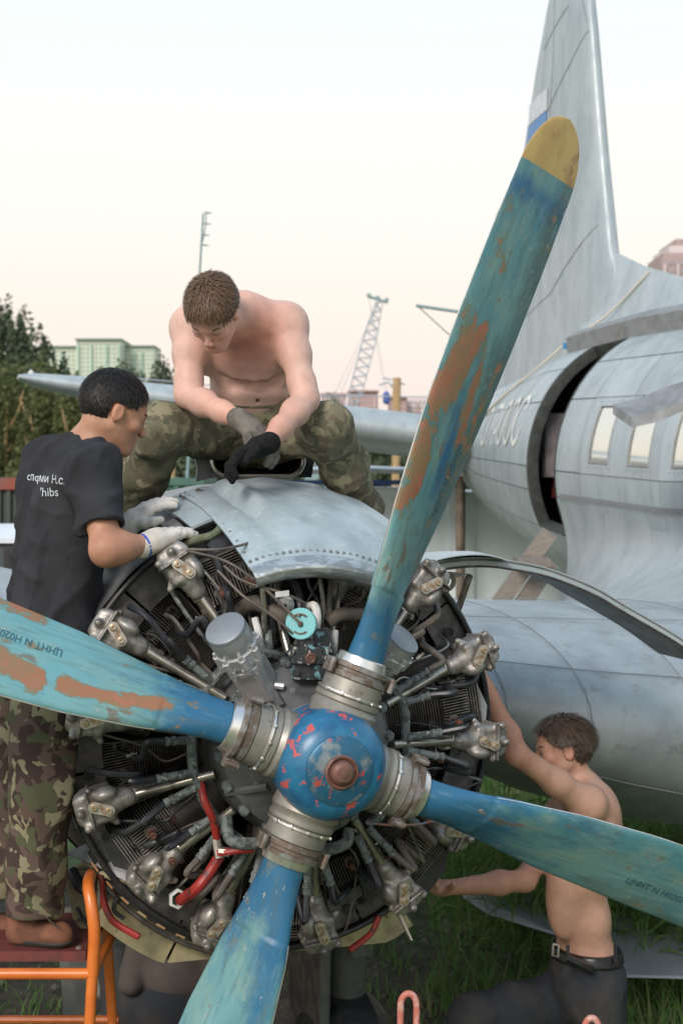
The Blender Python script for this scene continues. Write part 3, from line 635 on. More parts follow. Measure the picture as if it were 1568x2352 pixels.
def blade_mask(which):           # r: bare/orange primer, g: deep blue, b: dirt, a tone
    n, m = BX.shape[:2]; u = np.cos(BANG)[None, :].repeat(n, 0); r = rr[:, None].repeat(m, 1)   # u -1 leading(forward) .. 1
    G = lambda x, c, w_: np.exp(-((x-c)/w_)**2)
    wob = .14*np.sin(r*17+which*2)+.08*np.sin(r*41+which)
    deep = G(r, .3, .2)*1.0; dirt = np.zeros_like(r); rust = np.zeros_like(r); pale = np.zeros_like(r)
    if which == 0:
        rust = 1.15*G(u, -.72+wob*.6, .26)*(np.clip((r-.62)/.06, 0, 1)*np.clip((1.36-r)/.1, 0, 1))*(.65+.35*np.sin(r*23+1))
        rust += .95*G(u, -.35+(r-1.2)*1.2, .22)*G(r, 1.22, .14)+.95*G(u, .22+(1.1-r)*.8, .13)*G(r, 1.13, .14)+.55*G(u, .72, .12)*G(r, 1.15, .14)+.5*G(u, .4, .3)*G(r, 1.0, .1)
        rust += .62*G(u, -.6, .2)*G(r, 1.53, .1)+.5*G(u, -.2, .25)*G(r, 1.48, .05)
        deep += .9*G(u, .0+.3*(1.2-r), .26)*G(r, .93, .16)+.7*G(r, 1.72, .05)+.45*G(u, .2, .22)*G(r, 1.45, .22)
        dirt = .6*G(u, .8, .4)*G(r, 1.1, .5)+.4*G(u, .9, .5)+.22
    elif which == 1:
        rust = 1.25*G(u, -.52+1.7*np.abs(r-.62)*np.where(r > .62, .25, .9), .20)*np.clip((r-.44)/.06, 0, 1)*np.clip((.79-r)/.03, 0, 1)+1.25*G(u, -.30-(.97-r)*1.4, .22)*np.clip((r-.80)/.02, 0, 1)
        rust += .75*G(u, .92, .2)*G(r, .93, .10)+.5*G(u, .2, .12)*G(r, .86, .03); pale = .8*np.clip((r-.45)/.3, 0, 1)
    elif which == 2:
        deep += .35*G(r, .55, .4); dirt = .75*np.clip((u+.1)/1.1, 0, 1)*np.clip((r-.5)/.5, 0, 1)+.35*np.clip((r-.9)/.5, 0, 1); rust = .12*G(u, .3, .3)*G(r, 1.0, .2)
    else:
        deep += .5*G(u, -.7, .35)*G(r, .7, .3)+.25*G(r, .5, .2); pale = .75*G(u, .2, .4)*np.clip((r-.5)/.3, 0, 1); rust = .1+0*r
    rust *= (np.sin(BANG) < .999)[None, :]
    return np.stack([rust, np.clip(deep, 0, 1), np.clip(dirt, 0, 1), pale], 2)
def blade_mat():
    m = bpy.data.materials.new('blade_paint'); m.use_nodes = True; t = m.node_tree; b = t.nodes['Principled BSDF']; L = t.links.new
    at = N(t, 'ShaderNodeAttribute', attribute_name='mask'); tc = N(t, 'ShaderNodeTexCoord'); sx = N(t, 'ShaderNodeSeparateColor'); L(at.outputs['Color'], sx.inputs[0])
    pz = N(t, 'ShaderNodeSeparateXYZ'); L(tc.outputs['Object'], pz.inputs[0])
    oi = N(t, 'ShaderNodeObjectInfo'); ad = N(t, 'ShaderNodeVectorMath', operation='ADD'); cb = N(t, 'ShaderNodeCombineXYZ'); mu = N(t, 'ShaderNodeMath', operation='MULTIPLY'); mu.inputs[1].default_value = 40
    L(oi.outputs['Random'], mu.inputs[0]); L(mu.outputs[0], cb.inputs[1]); L(tc.outputs['Object'], ad.inputs[0]); L(cb.outputs[0], ad.inputs[1])
    mp = N(t, 'ShaderNodeMapping'); mp.inputs['Scale'].default_value = (1, 1, .55); L(ad.outputs[0], mp.inputs[0])
    def nz(s, d=6, r_=.6):
        n = N(t, 'ShaderNodeTexNoise'); n.inputs['Scale'].default_value = s; n.inputs['Detail'].default_value = d; n.inputs['Roughness'].default_value = r_; L(mp.outputs[0], n.inputs['Vector']); return n.outputs['Fac']
    def mth(op, a, b_):
        q = N(t, 'ShaderNodeMath', operation=op)
        for i, v in enumerate((a, b_)):
            if isinstance(v, (int, float)): q.inputs[i].default_value = v
            else: L(v, q.inputs[i])
        return q.outputs[0]
    def mr(v, lo, hi, a=0, c=1):
        q = N(t, 'ShaderNodeMapRange'); q.inputs[1].default_value = lo; q.inputs[2].default_value = hi; q.inputs[3].default_value = a; q.inputs[4].default_value = c; L(v, q.inputs[0]); return q.outputs[0]
    def mix(f, a, b_):
        q = N(t, 'ShaderNodeMix', data_type='RGBA')
        if isinstance(f, float): q.inputs[0].default_value = f
        else: L(f, q.inputs[0])
        for i, v in ((6, a), (7, b_)):
            if isinstance(v, tuple): q.inputs[i].default_value = lc(v)
            else: L(v, q.inputs[i])
        return q.outputs[2]
    n1, n2, n3, n4 = nz(5), nz(14), nz(42, 4), nz(9, 8, .7)
    c = mix(mr(n1, .38, .62), (.075, .235, .285), (.15, .315, .325))
    c = mix(mth('MULTIPLY', mr(n2, .46, .60), .6), c, (.20, .32, .28))
    c = mix(mr(mth('ADD', at.outputs['Alpha'], mth('MULTIPLY', mth('SUBTRACT', n4, .5), 1.2)), .1, 1.2, 0, .75), c, (.19, .45, .50))
    c = mix(mr(mth('ADD', sx.outputs[1], mth('MULTIPLY', mth('SUBTRACT', n4, .5), 2.2)), .2, .75, 0, .92), c, (.016, .125, .26))
    c = mix(mr(mth('ADD', sx.outputs[2], mth('MULTIPLY', mth('SUBTRACT', n4, .5), 2.6)), .25, 1.1, 0, .75), c, (.055, .10, .10))
    sp_ = mr(mth('ADD', n2, mth('MULTIPLY', mth('SUBTRACT', n3, .5), .35)), .635, .665); c = mix(mth('MULTIPLY', sp_, .8), c, (.17, .135, .10))
    mp2 = N(t, 'ShaderNodeMapping'); mp2.inputs['Scale'].default_value = (3, 3, .35); L(ad.outputs[0], mp2.inputs[0]); ns = N(t, 'ShaderNodeTexNoise'); ns.inputs['Scale'].default_value = 26; ns.inputs['Detail'].default_value = 7; L(mp2.outputs[0], ns.inputs['Vector'])
    c = mix(mr(ns.outputs['Fac'], .5, .7, 0, .38), c, (.07, .11, .105)); c = mix(mr(ns.outputs['Fac'], .30, .40, .18, 0), c, (.26, .40, .40)); chp = nz(70, 3); c = mix(mr(mth('ADD', chp, mth('MULTIPLY', n2, .35)), .86, .88, 0, .8), c, (.36, .36, .33))
    ru = mth('ADD', sx.outputs[0], mth('ADD', mth('MULTIPLY', mth('SUBTRACT', n4, .5), 2.6), mth('MULTIPLY', mth('SUBTRACT', n3, .5), 1.3)))
    c = mix(mr(ru, .30, .50, 0, .8), c, (.17, .17, .10))
    rc = mix(mr(n2, .38, .62), (.36, .14, .08), (.27, .165, .08)); rc = mix(mr(n4, .50, .66, 0, .8), rc, (.24, .18, .10)); rc = mix(mr(n3, .56, .68, 0, .6), rc, (.46, .15, .11))
    c = mix(mr(ru, .50, .58), c, rc)
    yt = mth('MULTIPLY', mr(mth('ADD', pz.outputs[2], mth('MULTIPLY', pz.outputs[0], -.12)), 1.800, 1.803), 1.0)
    yc = mix(mr(n2, .42, .62), (.52, .37, .13), (.43, .285, .10)); yc = mix(mr(n4, .54, .64), yc, (.27, .13, .075)); yc = mix(mr(n3, .62, .7, 0, .5), yc, (.45, .34, .16))
    c = mix(yt, c, yc)
    L(c, b.inputs['Base Color']); L(mr(n2, .3, .7, .34, .55), b.inputs['Roughness'])
    bp = N(t, 'ShaderNodeBump'); bp.inputs['Strength'].default_value = .35; bp.inputs['Distance'].default_value = .002
    L(mth('ADD', mth('MULTIPLY', mr(ru, .50, .58), -.6), mth('MULTIPLY', n3, .5)), bp.inputs['Height']); L(bp.outputs[0], b.inputs['Normal'])
    return m
BM = blade_mat()
nR = len(rr); bf = np.array([(i*NA+j, i*NA+(j+1) % NA, (i+1)*NA+(j+1) % NA, (i+1)*NA+j) for i in range(nR-1) for j in range(NA)])[:, ::-1]
for th, wch in BAX.items():
    me = np_mesh('propeller_blade', BX.reshape(-1, 3), bf, BM); a = me.color_attributes.new('mask', 'FLOAT_COLOR', 'POINT'); a.data.foreach_set('color', blade_mask(wch).reshape(-1, 4).astype(np.float32).ravel())
    Z = rdir(th); X = norm(np.cross(AFT, Z)); X = X if np.dot(X, LAT*cos(R(th))-UP*sin(R(th))) > 0 else -X
    bl = inst('propeller_blade', me, X, AFT, Z, HUB, prop)
    if wch == 0: bl['label'] = 'upright blade with a yellow tip and orange bare patches'
    # bright worn leading edge, a thin strip
    k = NA//2; q = [HUB+X*BX[i, k][0]+AFT*BX[i, k][1]+Z*BX[i, k][2] for i in range(30, 205, 5)]
    part('leading_edge_strip', MB().tube(q, .0022, 5), M['bright'], prop)
    def onb(r, u, off=.002):
        c, t, b = chord(r), thickn(r), R(beta(r)); x = .5*c*u+offc(r); y = -.5*t*math.sqrt(max(0, 1-u*u))*(1-.35*u)-off
        return HUB+X*(x*cos(b)-y*sin(b))+AFT*(x*sin(b)+y*cos(b))+Z*r
    if wch in (0, 1, 2):
        tv2, tf2 = text_mesh('ЦННТ N Н02020', .03)
        if wch == 1: vs = [onb(.885+x*.9, .30-y/.12) for x, y, z in tv2]
        elif wch == 0: vs = [onb(.86-x*-1.0, .55-y/.12) for x, y, z in tv2]
        else: vs = [onb(1.12+x*1.0, .35-y/.12) for x, y, z in tv2]
        part('blade_stamp', MB().add(vs, tf2), M['stamp'], prop, smooth=False, recalc=False)
# spinner
sp_ = [(-.09, .150), (.0, .1535), (.03, .1545), (.06, .150), (.085, .140), (.105, .125), (.118, .106), (.123, .093)]
spin = part('spinner', MB().lathe(A(0, 0, -.032), -AFT, sp_, 56), M['spinner'], prop)
part('spinner_boss', MB().lathe(A(0, 0, -.032), -AFT, [(.121, .0945), (.127, .0935), (.130, .090), (.133, .075), (.141, .055), (.142, .044)], 48), M['boss'], prop)
part('spinner_nut', MB().lathe(A(0, 0, -.032), -AFT, [(.135, .046), (.149, .046), (.153, .042), (.149, .036), (.145, .0345), (.147, .033), (.163, .031), (.172, .022), (.175, .0)], 32), M['nut'], prop)

# ================================================================== ENGINE
mb = MB().lathe(A(0, 0, 0), AFT, [(.07, .10), (.09, .145), (.14, .165), (.19, .21), (.20, .245), (.24, .262), (.27, .275), (.30, .275), (.40, .27), (.75, .27), (.95, .3)], 56)
eng = part('radial_engine', mb, M['case'], plane)
# cylinder: X tangential, Y aft, Z radial out
cyl = MB(); cyl.lathe((0, 0, 0), (0, 0, 1), [(.25, .078), (.43, .078), (.44, .09)], 20)
for z in np.arange(.285, .42, .0075): cyl.lathe((0, 0, z), (0, 0, 1), [(0, .078), (0, .104), (.0028, .104), (.0028, .078)], 26)
cyl.box((0, 0, .505), (.15, .15, .13))
for i, z in enumerate(np.arange(.428, .60, .0085)):
    wx = .115-.0*z; wy = .105; q = []
    for k in range(16):
        a = 2*PI*k/16; q.append((wx*np.sign(cos(a))*abs(cos(a))**.45, wy*np.sign(sin(a))*abs(sin(a))**.6, z))
    cyl.prism(q, (0, 0, .003))
for x in np.arange(-.075, .08, .0088): cyl.box((x, -.112, .512), (.003, .045, .085))
for x in (-.045, .05): cyl.lathe((x, -.135, .50), (0, 1, 0), [(0, .010), (.002, .019), (.04, .019)], 14)
cme = mesh_of('cylinder', cyl, M['fin'], smooth=True, recalc=True)
plug = MB().lathe((0, 0, 0), (0, -1, 0), [(0, .013), (.012, .013), (.013, .009), (.04, .009), (.042, .011), (.055, .010), (.056, .006), (.07, .005), (.07, 0)], 12)
pme = mesh_of('spark_plug', plug, M['brown'])
CY = [80.6+51.43*k for k in range(7)]
for row, (dth, s) in enumerate(((0, .45), (25.7, .68))):
    for th in CY:
        t = th+dth; Z = rdir(t); X = norm(np.cross(AFT, Z)); inst('cylinder', cme, X, AFT, Z, A(0, 0, s), eng)
        if row == 0:
            for x in (-.045, .05): inst('spark_plug', pme, X, AFT, Z, A(0, 0, s-.13)+X*x+Z*.5, eng)
# air deflectors between the heads
db = MB()
for th in CY:
    for sg in (-1, 1):
        P = np.array([[RA(th+sg*(14.5+1.2*q+(r-.3)*4), r, .36+.22*q) for q in np.linspace(0, 1, 4)] for r in np.linspace(.33, .57, 6)]); m_ = MB().slab(P, rdir(th+90)*.003); part('deflector', m_, M['soot'], eng)
# push rods, rocker boxes
RB = [(417, 1306), (267, 1453), (213, 1650), (232, 1848), (352, 2004), (492, 2118), (729, 2128), (914, 2040), (1032, 1900), (1106, 1700), (1086, 1504), (976, 1344), None, None]
sd = SDF((-.075, -.075, -.12), (.075, .075, .085), .0035)
sd.rbox((0, .012, .01), (.046, .045, .045), .012, k=.008); sd.rbox((0, .006, .045), (.040, .036, .026), .014, k=.012)
sd.cone((0, 0, -.03), (0, 0, -.075), .036, .026, .012); sd.cone((-.04, -.02, .03), (-.048, -.035, .045), .013, .011, .01); sd.cone((.042, -.02, .015), (.052, -.03, .02), .010, .009, .006)
sd.cone((.0, -.03, .05), (.0, -.045, .055), .012, .011, .006); sd.cone((-.045, .0, -.02), (-.058, .0, -.03), .011, .009, .01); sd.ell((.03, -.02, -.02), (.02, .03, .035), k=.012)
sd.rbox((0, 0, .028), (.054, .052, .0035), .003, k=.004)
rv_, rf_ = sd.mesh(); rme = np_mesh('rocker_box', rv_*1.06, rf_, M['cast'])
cap = MB(); q = []
for k in range(24):
    a = 2*PI*k/24; q.append((.016*cos(a), 0, .016*sin(a)+(.022 if sin(a) > 0 else -.022)))
cap.prism(q, (0, -.008, 0)); capme = mesh_of('rocker_cover', cap, M['cap'])
bolt = MB()
for z in (-.022, .022): bolt.lathe((0, -.008, z), (0, -1, 0), [(0, .011), (.004, .011), (.005, .008), (.0095, .008), (.0095, .0035), (.006, .003), (.006, 0)], 12)
boltme = mesh_of('cover_bolt', bolt, mat('brassy_bolts', (.42, .30, .17), (.55, .52, .46), sc=60, rough=.4, metal=.7))
RR = random.Random(3)
for i, pp in enumerate(RB):
    P = E(pp[0], pp[1], .315) if pp else RA(16 if i == 12 else -9.4, .53, .34); l, u, s = polar(P); rad = math.hypot(l, u); Z = norm(LAT*l+UP*u); X = norm(np.cross(AFT, Z)); Yv = AFT
    lean = R(-8); Yr = norm(Yv*cos(lean)+Z*sin(lean)); Zr = norm(np.cross(X, Yr)); Zr = Zr if Zr@Z > 0 else -Zr
    inst('rocker_box', rme, X, Yr, Zr, P, eng)
    rot = R((-1)**i*RR.uniform(15, 38)); Xc = X*cos(rot)+Zr*sin(rot); Zc = -X*sin(rot)+Zr*cos(rot); pc = P-Yr*.050-Z*.004
    inst('rocker_cover', capme, Xc, Yr, Zc, pc, eng); inst('cover_bolt', boltme, Xc, Yr, Zc, pc, eng)
    a = P-Z*.06; b = A(0, 0, .235)+Z*.275
    part('pushrod_tube', MB().tube([a, b], .0135, 12), M['tube'], eng)
    part('pushrod_collar', MB().lathe(a, -Z, [(0, .030), (.02, .031), (.022, .026), (.045, .026), (.047, .022), (.075, .021), (.077, .024), (.09, .024), (.092, .018), (.12, .017), (.121, .02), (.13, .02), (.131, .0145)], 18), M['tube'], eng)
# ignition manifold and its twin hoses
part('ignition_manifold', MB().tube([RA(t, .325+.006*sin(t), .25) for t in range(38, 150, 8)], .015, 10), M['manifold'], eng)
part('ignition_manifold', MB().tube([RA(t, .33, .25) for t in range(205, 330, 8)], .015, 10), M['manifold'], eng)
for i, pp in enumerate(RB):
    if not pp: continue
    P = E(pp[0], pp[1], .315); l, u, s = polar(P); Z = norm(LAT*l+UP*u); X = norm(np.cross(AFT, Z)); rad = math.hypot(l, u)
    for sg in (-1, 1):
        if i in (5, 6) and sg == 1: pass
        base = A(0, 0, .245)+Z*.325+X*.02*sg; d = norm(Z+X*.16*sg-AFT*.05); e0 = base+d*.02; e1 = base+d*RR.uniform(.085, .125)
        part('manifold_elbow', MB().tube([base, e0, e1-d*.03], [.015, .0125, .0115], 10).lathe(e1-d*.035, d, [(0, .0115), (.002, .0145), (.012, .0145), (.013, .0115), (.02, .0115), (.021, .0135), (.032, .0135), (.033, .009)], 12), M['manifold'], eng)
        jit = RR.uniform(-.02, .02); side = X*(.085+jit)*sg
        if sg > 0 or i % 2: end = P+side*RR.uniform(.85, 1.15)-Z*(.0+jit)+AFT*.07; path = [e1, e1+d*.07+side*.12-AFT*.02, P-Z*.13+side*(.62+jit*5)-AFT*.025, P-Z*.05+side*.95-AFT*.01, end]
        else: end = A(0, 0, .40)+Z*(.5+jit)+X*.10*sg; path = [e1, e1+d*.05, (e1+end)/2+X*.03*sg-AFT*.03, end]
        part('ignition_hose', MB().tube(bez(path, 6), .0105, 8), M['hose'] if (i+sg) % 3 else M['hosetan'], eng)
    # thin wire looping off the push rod
    a = P-Z*.16-AFT*.02; part('wire', MB().tube(bez([a, a+X*.03-AFT*.02, a+X*.05+Z*.06, a+X*.03+Z*.10+AFT*.03], 5), .0035, 6), M['black'], eng)
# crankcase studs and bosses
sb_ = MB()
for k in range(18):
    t = k*20+6; c = RA(t, .253, .205); sb_.lathe(c, -AFT, [(-.02, .017), (.004, .017), (.005, .010), (.014, .010), (.014, 0)], 10)
for k in range(14):
    t = k*25.7+9; c = RA(t, .178, .155); sb_.lathe(c, -AFT, [(-.03, .012), (.004, .012), (.005, .007), (.011, .007), (.011, 0)], 8)
part('case_stud', sb_, M['manifold'], eng, kind='stuff')
for t in range(10, 360, 45): part('case_rib', MB().tube([RA(t, .16, .12), RA(t+3, .21, .185), RA(t+6, .262, .235)], .014, 8), M['case'], eng)
# magnetos
def magneto(base, tip, roll=0):
    ax = norm(tip-base); L_ = np.linalg.norm(tip-base); cv = norm(np.array((0, 0, CAM_Z))-base); e = norm(np.cross(ax, cv-LAT*.5)); f_ = norm(np.cross(e, ax)); k = L_/.23
    m1 = MB().lathe(base, ax, [(t*k, r) for t, r in ((0.0, .045), (.10, .046), (.101, .056), (.115, .057), (.118, .048), (.13, .05), (.133, .060), (.165, .062), (.17, .056), (.178, .0605), (.218, .0605))], 36)
    m1.box(base+ax*.05*k-f_*0, (.085, .085, .10*k), (e, f_, ax))
    o = part('magneto', m1, M['silver'], eng, angle=30)
    part('magneto_cap', MB().lathe(base, ax, [(.2185*k, .0600), (.226*k, .0585), (.2285*k, .054), (.229*k, 0)], 36), M['dkcap'], eng)
    lug = MB()
    for q in range(8):
        a = 2*PI*q/8+.3; dd = e*cos(a)+f_*sin(a); c = base+ax*.15*k+dd*.062; lug.lathe(c-ax*.02, ax, [(0, .011), (.035, .011), (.036, .007), (.05, .006), (.05, 0)], 10); lug.box(base+ax*.125*k+dd*.055, (.02, .03, .02), (e, f_, ax))
    for q in (-1, 1): lug.tube([base+ax*.02+e*.045*q, base+ax*.02+e*.07*q-ax*.01], .011, 8)
    part('magneto_lug', lug, M['silver'], eng, kind='stuff')
    part('magneto_plate', MB().box(base+ax*.048*k+f_*.044, (.068, .006, .085*k), (e, f_, ax)), mat('magneto_face', (.58, .55, .53), (.5, .48, .46), sc=8, rough=.4, metal=.3), eng)
magneto(E(604, 1588, .20), E(515, 1440, .06)); magneto(E(835, 1560, .22), E(925, 1462, .12))
# governor block and turquoise disc
gd = E(690, 1433, .11); gn = norm(-AFT-LAT*.55+UP*.05)
part('governor_disc', MB().lathe(gd, gn, [(-.014, .040), (-.012, .0455), (-.003, .0455), (0, .043), (0, 0)], 32), M['turq'], eng)
dk = MB()
for a, c in ((90, 40), (270, 40)): dk.tube([gd+gn*.0015+norm(np.cross(gn, UP))*.028*cos(R(x))+UP*.028*sin(R(x)) for x in range(a-40, a+41, 10)], .003, 5)
part('disc_slot', dk, M['rustclamp'], eng); part('disc_stud', MB().lathe(gd, gn, [(0, .009), (.006, .008), (.010, .004), (.01, 0)], 10).lathe(gd+UP*.026-LAT*.005, gn, [(0, .005), (.008, .004), (.008, 0)], 8), M['rustclamp'], eng)
gb = MB()
for (x, y, w_, h_, d_, s_) in ((708, 1502, .104, .048, .06, .14), (706, 1540, .09, .045, .05, .15), (700, 1480, .04, .03, .05, .14), (735, 1462, .05, .05, .05, .17)):
    gb.box(E(x, y, s_), (w_, d_, h_), (norm(LAT-UP*.05), AFT, UP))
for (x, y) in ((672, 1500), (742, 1497), (680, 1545), (738, 1545), (708, 1520)): gb.lathe(E(x, y, .118), -AFT, [(-.02, .013), (.0, .013), (.001, .008), (.008, .008), (.008, 0)], 10)
go = part('governor', gb, M['chip'], eng); 
part('governor_port', MB().lathe(E(713, 1512, .108), -AFT, [(-.01, .016), (.004, .016), (.006, .012), (.003, .009), (.003, 0)], 16), M['nut'], eng)
part('governor_body', MB().lathe(E(706, 1490, .2), UP, [(-.06, .04), (.0, .045), (.03, .035), (.10, .03)], 16, close=True), M['manifold'], eng)
# ducts and pipes at the top
part('intake_duct', MB().tube(bez([E(545, 1405, .33), E(585, 1385, .27), E(630, 1402, .22), E(665, 1422, .2)], 6), [.024]*18+[.022], 14), M['hosetan'], eng)
part('intake_duct', MB().tube(bez([E(750, 1432, .25), E(780, 1412, .26), E(835, 1412, .3)], 6), .021, 12), M['hosetan'], eng)
part('elbow_pipe', MB().tube(bez([E(722, 1470, .17), E(728, 1420, .16), E(722, 1392, .18), E(706, 1394, .22)], 5), .013, 10), M['white'], eng)
part('elbow_pipe', MB().tube(bez([E(668, 1400, .2), E(664, 1380, .16), E(645, 1382, .2)], 5), .012, 10), M['white'], eng)
part('paper_tag', MB().box(E(648, 1364, .12), (.04, .002, .016), (norm(LAT+UP*.1), AFT, UP)), M['white'], eng)
for pts, rr_, mm in (([(600, 1335, .2), (606, 1390, .2), (608, 1470, .24)], .009, 'tube'), ([(618, 1330, .22), (622, 1400, .22), (628, 1450, .24)], .012, 'hose'), ([(640, 1300, .26), (680, 1350, .22), (690, 1400, .18), (700, 1430, .2)], .012, 'hose'),
                     ([(735, 1330, .25), (742, 1390, .24), (738, 1430, .26)], .008, 'tube'), ([(762, 1320, .25), (756, 1380, .24), (760, 1440, .26)], .008, 'hosetan'), ([(780, 1340, .28), (775, 1400, .26), (770, 1440, .3)], .006, 'tube'),
                     ([(585, 1420, .24), (595, 1460, .22), (600, 1500, .24)], .011, 'white'), ([(615, 1440, .25), (618, 1480, .22), (622, 1510, .26)], .012, 'manifold'), ([(770, 1450, .25), (768, 1480, .23), (766, 1500, .26)], .010, 'white'),
                     ([(570, 1520, .25), (610, 1500, .22), (650, 1510, .25)], .014, 'manifold'), ([(640, 1585, .2), (600, 1600, .22), (575, 1640, .25)], .013, 'nut')):
    part('pipe', MB().tube(bez([E(*p) for p in pts], 5), rr_, 8), M[mm], eng)
for pts in ([(430, 1265, .25), (520, 1290, .18), (600, 1345, .14), (690, 1432, .1)], [(515, 1300, .2), (560, 1335, .16), (650, 1362, .13), (700, 1385, .14)], [(500, 1310, .2), (560, 1370, .14), (620, 1410, .12), (672, 1455, .12)], [(430, 1262, .2), (500, 1262, .16), (555, 1252, .2), (585, 1240, .3)]):
    part('control_rod', MB().tube(bez([E(*p) for p in pts], 6), .0042, 6), M['hosetan'], eng)
# small lines and leads between the cylinders
for k in range(34):
    t0 = k*360/34+RR.uniform(-3, 3); t1 = t0+RR.uniform(-9, 9); r0 = RR.uniform(.29, .36); r1 = RR.uniform(.50, .63); pth_ = [RA(t0, r0, .30), RA(t0+RR.uniform(-3, 3), r0+.07, .30+RR.uniform(-.04, .03)), RA((t0+t1)/2+RR.uniform(-5, 5), (r0+r1)/2, .31), RA(t1, r1, .33), RA(t1+RR.uniform(-3, 3), r1+.02, .42)]
    part('lead', MB().tube(bez(pth_, 5), RR.choice((.0035, .005, .0065)), 6), M[RR.choice(('black', 'hosetan', 'tube', 'manifold', 'hosetan'))], eng)
for k in range(26):
    t = k*13.85+4; c_ = RA(t, RR.uniform(.42, .52), .33); part('clip', MB().lathe(c_, rdir(t+RR.uniform(-60, 60)), [(-.008, .010), (.008, .010), (.009, .006), (.022, .006)], 8, close=True), M[RR.choice(('cast', 'brown', 'tube'))], eng)
# red fire pipes
for pts, rr_ in (([(462, 1800, .25), (470, 1840, .22), (488, 1880, .22), (500, 1935, .24)], .0115), ([(500, 1960, .22), (545, 1953, .2), (582, 1950, .2)], .0115), ([(505, 1965, .24), (480, 2005, .22), (450, 2042, .22), (415, 2068, .30)], .0165),
                 ([(868, 1605, .22), (874, 1650, .22), (878, 1700, .24)], .008), ([(232, 2010, .5), (236, 2060, .5), (250, 2100, .48), (268, 2122, .46), (320, 2152, .42)], .0105), ([(870, 2105, .45), (850, 2145, .44), (803, 2182, .42)], .010)):
    part('red_pipe', MB().tube(bez([E(*p) for p in pts], 6), rr_, 10), M['red'], eng)
part('pipe_union', MB().lathe(E(408, 2064, .30), norm(-AFT+LAT*.2), [(-.02, .022), (0, .030), (.006, .030), (.008, .022)], 6), M['white'], eng)
part('pipe_tee', MB().tube([E(497, 1928, .24), E(505, 1972, .22)], .015, 8).tube([E(503, 1955, .22), E(528, 1958, .21)], .014, 8), M['tube'], eng)
part('oil_pipe', MB().tube(bez([E(520, 1880, .24), E(528, 1925, .2), E(560, 1938, .19), E(612, 1935, .2)], 6), .018, 12), M['manifold'], eng)
part('oil_pipe', MB().tube(bez([E(748, 1905, .2), E(790, 1880, .17), E(812, 1845, .15), E(830, 1850, .18)], 6), .017, 12), M['manifold'], eng)
part('oil_pipe', MB().tube(bez([E(715, 1955, .2), E(760, 1950, .17), E(795, 1935, .18), E(800, 1905, .2)], 6), .018, 12), M['manifold'], eng)
part('twisted_wire', MB().tube(bez([E(840, 1890, .16), E(900, 1895, .15), E(960, 1893, .16), E(1010, 1884, .2), E(1050, 1898, .25)], 6), .0035, 6), mat('coloured_wire', (.5, .15, .1), (.1, .3, .4), sc=60, rough=.5), eng)
part('sump', MB().lathe(RA(188, .30, .3), rdir(188), [(-.05, .10), (.04, .10), (.07, .06), (.12, .055)], 20, close=True), M['soot'], eng)
# greasy black flap covers at the rim
for pts in (([(238, 1945), (262, 1905), (312, 1902), (335, 1925), (345, 1965), (330, 2010), (262, 1990)]), ([(920, 2060), (985, 1960), (1030, 1950), (1022, 2000), (960, 2080)]), ([(1062, 1560), (1095, 1570), (1118, 1620), (1112, 1690), (1078, 1690), (1070, 1625)])):
    part('flap_cover', MB().prism([E(x, y, .36) for x, y in pts], AFT*.006), M['black'] if pts[0][0] < 1000 else M['panelgrey'], eng, smooth=False)
part('hanging_link', MB().tube([E(905, 2075, .3), E(918, 2105, .3), E(945, 2160, .28)], [.012, .009, .004], 6), M['tube'], eng)
# clutter behind the rim, lower left
for pts, rr_, mm in (([(165, 2000, .6), (190, 2040, .55), (225, 2030, .55)], .018, 'black'), ([(150, 2010, .7), (200, 1985, .6), (245, 2010, .5), (300, 2025, .48)], .01, 'cream'), ([(228, 2020, .5), (226, 2080, .5), (205, 2125, .5)], .007, 'tube'), ([(160, 2040, .7), (185, 2100, .6), (215, 2140, .55)], .006, 'black'), ([(270, 2060, .5), (262, 2090, .5), (285, 2110, .5)], .007, 'black')):
    part('pipe', MB().tube(bez([E(*p) for p in pts], 5), rr_, 8), M[mm], eng)
part('deck_plate', MB().prism([E(150, 1960, .62), E(215, 1930, .55), E(330, 2015, .45), E(300, 2030, .45), E(225, 1990, .5)], AFT*.01+UP*-.004), M['panelgrey'], eng, smooth=False)
# mossy hose at the top left of the engine
hs = bez([E(418, 1252, .40), E(450, 1240, .36), E(495, 1225, .35), E(518, 1190, .45), E(522, 1165, .55)], 6)
part('mossy_hose', MB().tube(hs, .0125, 9), M['moss'], eng)
part('oil_tank_corner', MB().prism([E(500, 1215, .5), E(575, 1195, .5), E(583, 1290, .42), E(520, 1300, .42), E(478, 1255, .45)], AFT*.05), mat('blue_grey_bracket', (.07, .085, .11), (.04, .04, .05), sc=14, rough=.5), eng, smooth=False)
# ---------------------------------------------------------------- carburettor intake on top
ic = E(592, 1057, 1.0); hw, hh = .162, .057; pth = []
for k in range(48):
    a = 2*PI*k/48; cx = (hw-hh)*(1 if cos(a) > 0 else -1); pth.append((cx+hh*cos(a), hh*sin(a)))
def icp(x, y, s=0): return ic+LAT*x+UP*y+AFT*s
scp = part('intake_scoop', MB().grid([[icp(x*k, y*k, s) for x, y in pth] for s, k in ((0, 1.0), (.12, .98), (.35, .95), (.36, .0))], wrap=True), M['soot'], plane)
part('scoop_rim', MB().tube([icp(x, y) for x, y in pth]+[icp(*pth[0]), icp(*pth[1])], .0085, 8), M['bright'], scp)
part('scoop_fairing', MB().grid([[icp(x*k, y*k-.006*0, s) for x, y in pth] for s, k in ((.0, 1.04), (.10, 1.08), (.3, 1.0), (.42, .7))], wrap=True), M['panelgrey'], scp)
q = [(-.222, .045), (-.16, .075), (-.14, .06), (-.165, .0), (-.15, -.06), (-.21, -.075), (-.205, -.03)]
